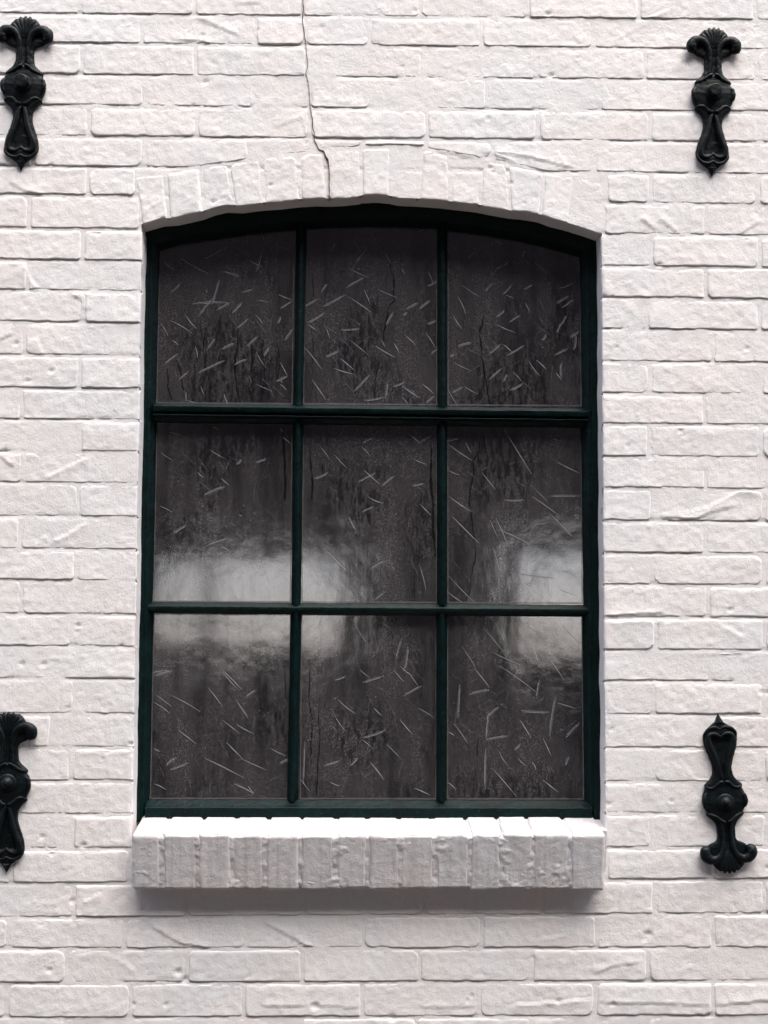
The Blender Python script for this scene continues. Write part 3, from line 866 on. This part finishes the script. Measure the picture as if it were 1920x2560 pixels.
# transom: drip rail of the upper light over the head of the lower one
tt, tb = zt0 - (zt0 + zt1) / 2, zt1 - (zt0 + zt1) / 2
zc = (zt0 + zt1) / 2
sweep('transom', [(oL + .022, zc + .0018), (oR - .022, zc - .003)], (0, 1),
      rnd([(tb, YG + .003), (tb + .001, YG - .006), (tb + .0085, YFR + .012), (tb + .010, YFR + .003), (tb + .0125, YFR + .002), (tb + .0140, YFR + .006),
           (tb + .0150, YFR + .018), (tb + .0178, YFR + .018), (tb + .0185, YFR + .001), (tt - .0105, YFR - .001), (tt - .001, YG - .006), (tt, YG + .003)], .0006), amp=.0009)

# panes with their scratches, drops and runs
cols = [(gxL - .003, v1 - bw + .003), (v1 + bw - .003, v2 - bw + .003), (v2 + bw - .003, gxR + .003)]
rows = [('arch', zt0 - .003), (zt1 + .003, zh0 - .003), (zh1 + .003, gz0 - .003)]
rows = [(None, zt0 - .003), (zt1 + .003, zh0 - .003), (zh1 + .003, gz0 - .003)]
TILT = math.radians(1.1)
def strip_mesh(mb, pts, w0, y):
    """flat mark on the glass: polyline with a width per point, lifted a hair off the pane"""
    p = np.asarray(pts, float); n = len(p)
    t = np.gradient(p, axis=0); t /= np.linalg.norm(t, axis=1)[:, None] + 1e-12
    nn_ = np.stack([-t[:, 1], t[:, 0]], 1); w = np.broadcast_to(w0, (n,))[:, None]
    a = p + nn_ * w / 2; b = p - nn_ * w / 2
    V = np.empty((2 * n, 3)); V[0::2, 0] = a[:, 0]; V[0::2, 2] = a[:, 1]; V[1::2, 0] = b[:, 0]; V[1::2, 2] = b[:, 1]
    V[:, 1] = y(V[:, 2])
    fc = []
    for i in range(n - 1):
        q = (2 * i, 2 * i + 1, 2 * i + 3, 2 * i + 2)
        # face the street
        e1 = V[q[1]] - V[q[0]]; e2 = V[q[2]] - V[q[1]]
        fc.append(q if np.cross(e1, e2)[1] < 0 else q[::-1])
    mb.add(V, fc)
# traced marks, photo pixels: wide dull ones and thin bright ones
WIDE = [(500,653,565,620),(640,678,652,628),(510,755,525,758),(548,696,530,760),(600,690,556,676),(425,730,450,705),(602,730,634,722),(480,758,570,755),(498,787,530,745),(540,775,575,755),(580,782,605,755),(592,820,620,797),(518,872,538,845),(555,872,585,858),(618,865,645,840),(410,912,445,884),(495,932,562,900),(447,950,470,930),(585,912,618,898),(700,770,730,750),(694,808,702,790),(712,850,732,820),(690,953,718,940),(660,890,672,868),
 (888,657,925,615),(865,718,915,690),(803,730,818,708),(762,765,795,745),(808,765,862,736),(768,806,812,780),(965,812,983,780),(1008,788,1018,780),(1015,772,1046,756),(1048,772,1076,750),(1070,714,1095,700),(852,824,900,821),(815,892,848,877),(885,978,924,937),(910,1001,960,993),(963,995,968,955),(982,966,1012,954),(1068,810,1092,800),(1078,885,1093,872),(1065,1007,1086,990),(822,630,838,603),(1040,580,1068,573),
 (1165,648,1192,620),(1237,672,1275,650),(1300,645,1315,618),(1212,728,1233,704),(1256,735,1280,710),(1310,722,1332,710),(1397,720,1440,702),(1392,757,1424,738),(1406,768,1436,747),(1241,792,1262,775),(1273,805,1302,787),(1392,832,1404,805),(1405,812,1416,788),(1355,850,1366,835),(1222,885,1252,860),(1268,888,1310,863),(1145,866,1178,857),(1387,887,1418,872),(1404,945,1404,905),(1426,842,1448,828),(1125,890,1135,884),(1222,950,1255,920),(1258,955,1268,935),(1275,975,1308,958),(1130,982,1158,967),(1436,875,1440,835),
 (510,1237,562,1216),(515,1365,575,1345),(432,1333,465,1312),(640,1155,665,1146),(590,1160,603,1147),(905,1107,935,1092),(785,1197,820,1180),(895,1205,940,1182),(955,1215,985,1190),(1030,1215,1060,1208),(1050,1105,1085,1090),(905,1280,935,1267),(925,1425,965,1402),(935,1500,962,1480),(1115,1102,1150,1095),(1262,1250,1312,1250),(1375,1240,1452,1240),(1232,1365,1250,1440),(1300,1435,1385,1445),
 (380,1682,425,1676),(385,1690,430,1678),(612,1745,640,1725),(425,1925,470,1908),(415,1915,440,1895),(700,1910,720,1900),(758,1960,762,1855),(835,1700,865,1690),(905,1707,960,1690),(810,1915,850,1902),(875,1915,895,1895),(905,1845,965,1825),(1010,1740,1055,1715),(990,1650,1005,1595),(1010,1680,1020,1615),(1172,1737,1225,1725),(1145,1795,1150,1710),(1215,1850,1222,1780),(1215,1798,1248,1768),(1342,1748,1350,1700),(1303,1777,1375,1781),(1375,1840,1392,1735),(1415,1845,1450,1808),(1215,1850,1270,1840),(1285,1875,1300,1860),(1213,1975,1215,1870),(1412,1915,1422,1890),(1285,1700,1300,1672)]
THIN = [(452,645,520,683),(410,655,435,673),(425,800,480,832),(462,785,492,822),(400,808,420,840),(620,648,655,665),(652,580,658,598),(688,612,724,625),(695,735,730,748),(700,960,715,975),(640,750,670,755),(488,865,493,895),(502,965,512,990),(465,1000,500,1010),(560,985,570,1010),(465,980,467,1003),(700,905,718,938),(640,880,665,920),(640,960,680,978),(430,850,445,862),(638,786,658,812),(514,722,517,730),
 (882,600,902,628),(872,669,922,692),(962,628,978,657),(945,722,993,743),(880,746,928,780),(1070,675,1082,705),(1005,670,1012,684),(875,850,925,890),(850,895,885,925),(835,920,885,935),(952,848,963,868),(940,865,988,893),(810,810,825,848),(770,810,790,825),(762,868,805,925),(780,948,815,1000),(1064,830,1090,870),(1010,835,1040,862),(985,858,998,882),(1005,965,1050,995),(1055,960,1085,985),(910,722,925,758),(1002,990,1022,1015),
 (1238,598,1255,610),(1338,655,1370,685),(1157,712,1202,742),(1266,737,1286,745),(1240,810,1290,831),(1134,788,1155,820),(1313,755,1325,780),(1258,860,1280,880),(1138,908,1175,925),(1341,900,1366,923),(1283,930,1305,955),(1323,902,1350,940),(1145,740,1165,785),(1117,972,1145,1015),(1160,965,1195,985),(1390,930,1405,950),(1137,610,1142,625),
 (422,1080,450,1087),(530,1066,545,1076),(705,1092,727,1110),(493,1178,508,1193),(552,1195,572,1213),(597,1285,607,1290),(550,1365,573,1378),(400,1265,430,1280),(555,1440,570,1470),(525,1450,550,1490),(525,1125,560,1145),(400,1130,430,1150),
 (1013,1080,1055,1110),(1035,1148,1065,1160),(910,1175,950,1210),(922,1243,958,1258),(1050,1260,1078,1288),(835,1135,868,1170),(872,1290,890,1325),(820,1380,865,1425),(903,1115,925,1140),(1048,1410,1065,1475),(800,1115,825,1150),(700,1070,705,1080),
 (1122,1110,1180,1150),(1165,1105,1180,1132),(1122,1175,1150,1187),(1260,1070,1330,1185),(1330,1240,1400,1290),(1340,1225,1370,1255),(1380,1095,1405,1102),(1395,1155,1450,1182),(1240,1295,1270,1360),(1250,1325,1320,1358),(1122,1240,1180,1280),(1130,1290,1200,1360),(1122,1440,1190,1510),(1310,1460,1380,1512),(1390,1470,1445,1490),(1120,1480,1155,1505),(1370,1280,1430,1340),(1205,1180,1240,1225),(1400,1425,1450,1445),(1225,1300,1245,1345),
 (390,1738,430,1768),(382,1755,425,1785),(555,1675,605,1725),(590,1750,620,1795),(555,1800,600,1835),(590,1810,635,1835),(555,1680,590,1720),(430,1740,500,1780),(520,1720,555,1765),(565,1855,605,1895),(445,1825,490,1860),(510,1895,610,1945),(620,1965,635,1985),(585,1960,635,1985),(600,1895,665,1925),(675,1870,715,1890),(385,1960,415,1975),(385,1872,400,1880),
 (735,1700,760,1720),(845,1750,890,1785),(835,1785,865,1830),(900,1675,925,1695),(885,1560,915,1605),(825,1955,850,1965),(750,1945,775,1980),(905,1850,930,1870),(940,1550,975,1570),(935,1770,955,1790),(965,1860,1000,1895),(925,1905,960,1950),(1035,1970,1075,1988),(1020,1680,1045,1715),(1045,1770,1085,1795),(1000,1800,1030,1835),(985,1675,1010,1705),(1000,1665,1030,1690),
 (1155,1615,1190,1670),(1185,1670,1225,1720),(1240,1560,1260,1600),(1210,1570,1260,1630),(1230,1630,1300,1662),(1250,1665,1340,1730),(1310,1560,1370,1605),(1405,1560,1450,1608),(1135,1810,1170,1860),(1300,1800,1328,1845),(1357,1845,1378,1890),(1247,1878,1270,1915),(1392,1757,1440,1772),(1230,1920,1290,1990),(1330,1905,1340,1925),(1295,1895,1315,1915),(1358,1950,1395,1980),(1115,1955,1140,1975),(1325,1600,1345,1650),(1380,1655,1410,1700),(1395,1640,1450,1655),(1120,1830,1135,1840)]
RUNS = [([(980,640),(977,668),(985,700),(983,735),(986,750),(972,765),(966,800),(960,830),(960,850)],.0034),([(945,890),(945,915),(940,940),(937,965),(935,990),(940,1000)],.0030),
 ([(516,790),(510,840),(508,880),(514,920),(523,950),(527,975)],.0022),([(595,830),(592,870),(588,900),(588,930),(592,970),(600,1008)],.0044),([(418,920),(420,945),(420,970),(430,1000)],.0035),([(440,900),(452,930),(455,960),(460,975)],.0040),
 ([(1212,765),(1208,800),(1200,830),(1203,860),(1206,890),(1210,920),(1215,950),(1220,985),(1226,1008)],.0038),([(780,690),(783,725),(784,740)],.0022),([(782,830),(783,870),(780,910)],.0022),([(880,885),(882,930),(885,955),(888,985)],.0024),
 ([(1206,1082),(1200,1105),(1198,1130),(1185,1150),(1183,1190),(1176,1225),(1175,1260),(1180,1300),(1184,1340),(1188,1370),(1188,1400),(1180,1430),(1175,1470),(1165,1502)],.0030),([(1208,1085),(1213,1110),(1216,1132)],.0024),
 ([(706,1068),(709,1110),(711,1160),(713,1215),(712,1250)],.0052),([(1079,1100),(1079,1160),(1078,1210),(1083,1260),(1082,1300),(1085,1350),(1090,1390)],.0058),([(774,1120),(778,1170),(782,1215),(778,1250)],.0044),([(806,1160),(811,1200)],.0030),
 ([(1037,1420),(1036,1455),(1035,1490),(1038,1505)],.0026),([(900,1490),(903,1505)],.003),([(775,1640),(774,1700),(772,1745),(780,1800),(778,1850),(776,1910)],.0030),([(800,1740),(796,1790),(800,1850),(795,1900),(792,1990)],.0024),([(712,1650),(711,1690),(715,1750)],.0022),([(1196,1845),(1194,1870),(1193,1890)],.0028),
 ([(660,830),(656,880),(662,930),(655,985)],.0026),([(690,850),(700,900),(693,950)],.0024),([(625,840),(630,900),(622,960),(628,1000)],.0024)]
def seg_marks(L_, wide, box):
    x0, x1, z0, z1 = box; out = []
    for a, b, c, d in L_:
        (xa, za), (xb, zb) = gp(a, b), gp(c, d)
        mx, mz = (xa + xb) / 2, (za + zb) / 2
        if x0 < mx < x1 and z0 < mz < z1:
            out.append((np.clip(xa, x0 + .003, x1 - .003), za, np.clip(xb, x0 + .003, x1 - .003), zb))
    return out
pn = 0
for ri in range(3):
    for ci in range(3):
        x0, x1 = cols[ci]; z1r, z0r = rows[ri]
        pn += 1
        rr = np.random.RandomState(300 + pn)
        tl = TILT + math.radians(rr.uniform(-.15, .15)); yc = YG
        if ri == 0:
            xx = np.linspace(x0, x1, 9); top = np.interp(xx, xs_h, head_in) + .003
            zmid = (z0r + top.mean()) / 2; ztop = top.max()
        else:
            xx = np.array([x0, x1]); top = np.array([z1r, z1r]); zmid = (z0r + z1r) / 2; ztop = z1r
        ysurf = lambda z, o=0.0, zmid=zmid, tl=tl: yc + (np.asarray(z) - zmid) * math.tan(tl) - o
        V = [(x0, z0r), (x1, z0r)] + [(x, z) for x, z in zip(xx[::-1], top[::-1])]
        n = len(V)
        Vf = [(x, float(ysurf(z)), z) for x, z in V] + [(x, float(ysurf(z)) + .004, z) for x, z in V]
        fc = [tuple(range(n)), tuple(range(2 * n - 1, n - 1, -1))] + [(i, i + n, (i + 1) % n + n, (i + 1) % n) for i in range(n)]
        pane = link_mesh('pane', Vf, fc, M_GLASS, win, False)
        box = (x0, x1, z0r, ztop)
        A, B = MB(), MB()
        for xa, za, xb, zb in seg_marks(WIDE, True, box):
            bend = rr.uniform(-.0012, .0012); m = 7
            t = np.linspace(0, 1, m); L_ = math.hypot(xb - xa, zb - za) + 1e-9
            nx_, nz_ = -(zb - za) / L_, (xb - xa) / L_
            p = np.stack([xa + (xb - xa) * t + nx_ * bend * 4 * t * (1 - t), za + (zb - za) * t + nz_ * bend * 4 * t * (1 - t)], 1)
            w = rr.uniform(.0028, .0046) * np.clip(np.minimum(t, 1 - t) * 9 + .45, 0, 1)
            strip_mesh(A, p, w, lambda z: ysurf(z, .0003))
            ed = rr.choice([-1, 1])
            q = p + np.array([nx_, nz_]) * (w[:, None] * .42 * ed)
            strip_mesh(B, q[1:-1], .0006, lambda z: ysurf(z, .0006))
        for xa, za, xb, zb in seg_marks(THIN, False, box):
            bend = rr.uniform(-.0015, .0015); m = 8
            t = np.linspace(0, 1, m); L_ = math.hypot(xb - xa, zb - za) + 1e-9
            nx_, nz_ = -(zb - za) / L_, (xb - xa) / L_
            p = np.stack([xa + (xb - xa) * t + nx_ * bend * 4 * t * (1 - t), za + (zb - za) * t + nz_ * bend * 4 * t * (1 - t)], 1)
            w = rr.uniform(.0009, .0017) * np.sin(np.pi * np.clip(t, .06, .94)) ** .8
            strip_mesh(B, p, w, lambda z: ysurf(z, .0006))
        # fine random hairlines
        for _ in range(64):
            a_ = math.radians(rr.choice([-48, -60, -35, 30, 80]) + rr.uniform(-8, 8)); L_ = rr.uniform(.008, .034)
            px_, pz_ = rr.uniform(x0 + .01, x1 - .035), rr.uniform(z0r + .03, min(ztop, z0r + .33) - .03)
            p = [(px_ + math.cos(a_) * L_ * q, pz_ + math.sin(a_) * L_ * q) for q in (0, .5, 1)]
            strip_mesh(A, p, rr.uniform(.0004, .0009), lambda z: ysurf(z, .00045))
        if A.v: tag(A.build('dull_scratch', M_SCR_A, pane, False), kind='stuff')
        if B.v: tag(B.build('bright_scratch', M_SCR_B, pane, False), kind='stuff')
        R_ = MB()
        for pl, w in RUNS:
            g_ = np.array([gp(a, b) for a, b in pl])
            m = g_.mean(0)
            if x0 < m[0] < x1 and z0r < m[1] < ztop:
                s_ = spline(g_, len(g_) * 7)
                s_[:, 0] += .0012 * vnoise(s_[:, 1], s_[:, 1] * 0 + pn, 160, 12)
                ww = w * (.75 + .45 * vnoise(s_[:, 1] * 1.0, s_[:, 1] * 0 + 3, 120, 13)) * np.clip(np.linspace(.15, 4, len(s_)), 0, 1)
                strip_mesh(R_, s_, ww, lambda z: ysurf(z, .00015))
        if R_.v: tag(R_.build('water_run', M_RUN, pane, False), kind='stuff')
        # droplets
        D_ = MB()
        nd = {0: 6, 1: 100, 2: 30}[ri]
        for _ in range(nd):
            a, b = rr.uniform(x0 + .006, x1 - .006), rr.uniform(z0r + .006, min(ztop, z0r + .36) - .012)
            if ri == 0 and b > float(np.interp(a, xs_h, head_in)) - .01: continue
            r = rr.uniform(.0004, .0011) * (1.5 if rr.rand() < .08 else 1)
            y = float(ysurf(b))
            ang = np.arange(6) * math.pi / 3
            ring = [(a + r * math.cos(q), y - .0001, b + r * 1.2 * math.sin(q)) for q in ang]
            ring2 = [(a + r * .6 * math.cos(q), y - r * .55, b + r * .72 * math.sin(q)) for q in ang]
            D_.add(ring + ring2 + [(a, y - r * .75, b)], [(i, (i+1) % 6, (i+1) % 6 + 6, i + 6) for i in range(6)] + [(i + 6, (i+1) % 6 + 6, 12) for i in range(6)])
        tag(D_.build('water_drop', M_DROP, pane), kind='stuff')
        # grime and old putty where the glass meets the bars
        E_ = MB()
        zt_ = (lambda x: float(np.interp(x, xs_h, head_in)) - .0035) if ri == 0 else (lambda x: z1r - .0042)
        xa_, xb_, zb_ = x0 + .0042, x1 - .0042, z0r + .0042
        loop = [(xa_, q) for q in np.linspace(zb_, zt_(xa_), 30)] + [(q, zt_(q)) for q in np.linspace(xa_, xb_, 26)] + [(xb_, q) for q in np.linspace(zt_(xb_), zb_, 30)] + [(q, zb_) for q in np.linspace(xb_, xa_, 26)]
        loop = np.array(loop)
        ww = .0016 + .0016 * np.clip(fbm(loop[:, 0], loop[:, 1], 70, 44, 3), -1, 1) + np.where(loop[:, 1] < zb_ + .004, .0014, 0)
        strip_mesh(E_, loop, np.maximum(ww, .0003), lambda z: ysurf(z, .0008))
        tag(E_.build('edge_grime', M_PUTTY, pane, False), kind='stuff')

# ------------------------------------------------------------------ dim room behind the window
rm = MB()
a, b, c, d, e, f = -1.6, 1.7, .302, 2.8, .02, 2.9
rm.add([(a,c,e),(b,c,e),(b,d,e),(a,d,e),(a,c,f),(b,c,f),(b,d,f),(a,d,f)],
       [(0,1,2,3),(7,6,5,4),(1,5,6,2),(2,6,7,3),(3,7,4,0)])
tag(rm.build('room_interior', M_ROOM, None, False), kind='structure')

# ------------------------------------------------------------------ cast iron wall anchors
BODY = np.array([(240,150),(290,215),(340,262),(400,280),(450,262),(485,215),(512,150),(535,122),(560,112),(620,112),(700,118),(745,136),(780,164),(820,208),(848,238),(866,242),(882,226),(905,240),(940,258),(1020,280),(1080,272),(1130,254),(1175,234),(1198,232),(1216,240),(1234,228),(1256,200),(1290,165),(1340,132),(1400,121),(1450,123),(1500,134),(1560,152),(1650,186),(1720,206),(1790,217),(1840,212),(1880,196),(1925,160),(1965,110),(1990,78),(2005,55)], float)
def make_anchor(name, small_bolt):
    root = empty(name)
    s = 1.0
    # body plate
    vs = np.unique(np.concatenate([np.linspace(240, 2005, 120), BODY[:, 0]]))
    hwv = np.interp(vs, BODY[:, 0], BODY[:, 1])
    th = np.interp(vs, [240, 500, 800, 1000, 1200, 1400, 1850, 2005], [55, 62, 70, 95, 75, 70, 62, 45])
    ang = np.linspace(-math.pi / 2, math.pi / 2, 27)
    V = []
    for v, h, t in zip(vs, hwv, th):
        for q in ang:
            u = h * math.sin(q); w = t * max(math.cos(q), 0) ** .42
            # sunk channel of the neck and of the heart
            if v < 790: w -= 34 * math.exp(-(u / 34) ** 2) * min(1, max(0, (v - 420) / 80)) * min(1, max(0, (780 - v) / 30))
            if 1300 < v < 1850:
                hwid = np.interp(v, [1300, 1500, 1700, 1800, 1850], [10, 38, 92, 118, 100])
                w -= 52 * float(sstep((hwid - abs(u)) / 18 + .5)) * min(1, (1850 - v) / 30)
            V.append((u, -(w), v))
    nn_ = len(ang)
    V = np.array(V); back = len(V)
    # close to the wall: outline ring at depth
    edge = np.array([(h * sg, 12, v) for v, h in zip(vs, hwv) for sg in (-1, 1)])
    V = np.vstack([V, edge])
    Fq = list(map(tuple, grid_faces(nn_, len(vs))))
    for i in range(len(vs) - 1):
        Fq.append((i * nn_, (i + 1) * nn_, back + 2 * (i + 1), back + 2 * i))
        Fq.append((i * nn_ + nn_ - 1, back + 2 * i + 1, back + 2 * (i + 1) + 1, (i + 1) * nn_ + nn_ - 1))
    conv = lambda A: np.stack([A[:, 0], A[:, 1], 1107.5 - A[:, 2]], 1)     # v down -> z up, centred
    def fin(mb, nm, smooth=True, parent=root):
        A = conv(np.vstack(mb.v))
        A[:, 0] += fbm(A[:, 0] * .001, A[:, 2] * .001, 30, 70, 2) * 5; A[:, 1] += fbm(A[:, 0] * .001, A[:, 2] * .001, 26, 71, 2) * 6
        f2 = [q[::-1] for q in mb.f]
        o = link_mesh(nm, A * 1.46e-4, f2, M_IRON, parent, smooth)
        return o
    mb = MB(); mb.add(V, [q for q in Fq]); body = fin(mb, 'plate')
    # raised mouldings
    mo = MB()
    def tube2(mb, pts, rad, w0, n=26, flat=1.0):
        for sg in (-1, 1):
            p = spline([(sg * a, b) for a, b in pts], n)
            ww = np.interp(np.linspace(0, 1, n), np.linspace(0, 1, len(w0)), w0)
            r = np.interp(np.linspace(0, 1, n), np.linspace(0, 1, len(rad)), rad)
            mb.tube(np.stack([p[:, 0], -ww, p[:, 1]], 1), r, 10, True, flat)
    tube2(mo, [(62,742),(52,640),(50,560),(56,480)], [22,22,22,22], [66,70,74,78])
    tube2(mo, [(20,762),(60,776),(120,822),(180,852),(226,862)], [20,22,24,22,14], [86,84,72,58,40])
    tube2(mo, [(22,1262),(60,1252),(120,1196),(180,1184),(226,1206)], [20,22,24,22,14], [90,86,72,58,38])
    tube2(mo, [(24,1296),(48,1380),(64,1470),(98,1590),(138,1690),(160,1775),(146,1842),(84,1862),(24,1838),(0,1806)], [22,30,34,38,40,40,34,26,22,18], [62,62,60,58,56,54,52,50,50,50])
    tube2(mo, [(196,1800),(190,1870),(140,1925),(60,1942),(0,1912)], [16,22,24,22,18], [34,42,44,46,46], 20)
    tube2(mo, [(214,925),(250,965),(262,1020),(250,1080),(222,1125)], [16,28,34,28,16], [44,58,62,58,44], 18)
    fin(mo, 'moulding')
    # volutes
    for sg in (-1, 1):
        sc_ = MB()
        p = spline([(sg * a, b) for a, b in [(56,520),(62,455),(82,385),(126,330),(186,302),(246,312),(288,352),(292,402),(268,432)]], 34)
        r = np.interp(np.linspace(0, 1, 34), [0, .2, .4, .6, .8, .92, 1], [24, 32, 46, 62, 72, 68, 54])
        w = np.interp(np.linspace(0, 1, 34), [0, .3, .6, 1], [76, 84, 80, 62])
        sc_.tube(np.stack([p[:, 0], -w, p[:, 1]], 1), r, 14)
        fin(sc_, 'volute')
    # shell fan at the head
    fan = MB()
    tips = [(0, 108, 33), (62, 114, 32), (120, 144, 31), (168, 190, 29), (204, 240, 25)]
    for a, b, r in tips:
        for sg in ((1,) if a == 0 else (-1, 1)):
            p = np.array([(sg * a * f * .98 + sg * 6 * (1 - f), -(60 + 14 * math.sin(f * 3)), 400 + (b + 22 - 400) * f) for f in np.linspace(0, 1, 12)])
            fan.tube(p, np.interp(np.linspace(0, 1, 12), [0, .75, .93, 1], [8, r + 3, r, r * .45]), 8, True, .8)
    vs2 = np.linspace(150, 330, 10)
    P2 = []
    for v in vs2:
        h = np.interp(v, [150, 200, 250, 330], [120, 172, 205, 170])
        P2 += [(-h, 12, v), (-h, -46, v), (h, -46, v), (h, 12, v)]
    fan.add(P2, [tuple(q) for q in grid_faces(4, 10)] + [(0, 3, 2, 1)])
    fin(fan, 'shell_fan')
    # point at the foot
    tp = MB()
    tp.add([(-62, 12, 1988), (62, 12, 1988), (0, 12, 2115), (-58, -46, 1992), (58, -46, 1992), (0, -22, 2105), (0, -74, 2010)],
           [(3, 4, 6), (3, 6, 5), (6, 4, 5), (0, 3, 5, 2), (4, 1, 2, 5), (0, 1, 4, 3)][0:])
    o = fin(tp, 'spike', False)
    # bolt
    bo = MB()
    if not small_bolt:
        prof = [(112, -80), (112, -104), (98, -110), (84, -112), (84, -212), (80, -224), (70, -230), (0, -230)]
        sg_ = 16
    else:
        prof = [(118, -84), (112, -100), (92, -108), (70, -110), (62, -128), (50, -142), (22, -164), (0, -168)]
        sg_ = 16
    V = []; n = len(prof)
    for r, y in prof:
        for k in range(sg_):
            q = 2 * math.pi * (k + .5) / sg_
            V.append((max(r, .5) * math.cos(q), y, 1000 + max(r, .5) * math.sin(q)))
    bo.add(V, [(i * sg_ + k, i * sg_ + (k + 1) % sg_, (i + 1) * sg_ + (k + 1) % sg_, (i + 1) * sg_ + k) for i in range(n - 1) for k in range(sg_)])
    fin(bo, 'bolt', small_bolt)
    return root
def recalc(root):
    import bmesh
    for ch in root.children:
        bm = bmesh.new(); bm.from_mesh(ch.data); bmesh.ops.recalc_face_normals(bm, faces=bm.faces)
        bm.to_mesh(ch.data); bm.free()
def place(root, top, bot, flip=False):
    """top and foot of the anchor in the photo"""
    (xa, za), (xb, zb) = [tuple(map(float, P(*q, -.006))) for q in (top, bot)]
    L = math.hypot(xa - xb, za - zb)
    sc = L / (2010 * 1.46e-4)
    ang = math.atan2(xb - xa, za - zb)       # lean from upright
    root.scale = (sc, sc * .8, sc)
    root.rotation_euler = (0, (math.pi if flip else 0) - ang * -1 * -1 if False else 0, 0)
    # direction from foot to head of the piece
    hx_, hz_ = (xb - xa, zb - za) if flip else (xa - xb, za - zb)
    root.rotation_euler = (0, math.atan2(hx_, hz_), 0)
    root.location = ((xa + xb) / 2, -.0035, (za + zb) / 2)
GA = 'cast iron wall anchors around the window'
def copy_tree(o, parent=None):
    c = o.copy(); scn.collection.objects.link(c); c.parent = parent
    for ch in o.children: copy_tree(ch, c)
    return c
A1 = make_anchor('wall_anchor', False); recalc(A1)
A3 = make_anchor('wall_anchor', True); recalc(A3)
A2 = copy_tree(A1); A4 = copy_tree(A3)
place(A1, (66, 40), (51, 427)); tag(A1, 'black iron wall anchor with large bolt head, upper left of the window', 'wall anchor', GA)
place(A2, (1783, 68), (1781, 442)); tag(A2, 'black iron anchor with large bolt head, to the right above the arch', 'wall anchor', GA)
place(A3, (24, 1775), (16, 2183)); tag(A3, 'black iron wall anchor left of the sill, half outside the picture', 'wall anchor', GA)
place(A4, (1796, 1784), (1823, 2186), True); tag(A4, 'upside down black iron wall anchor with its shell fan pointing downwards, right of the sill', 'wall anchor', GA)
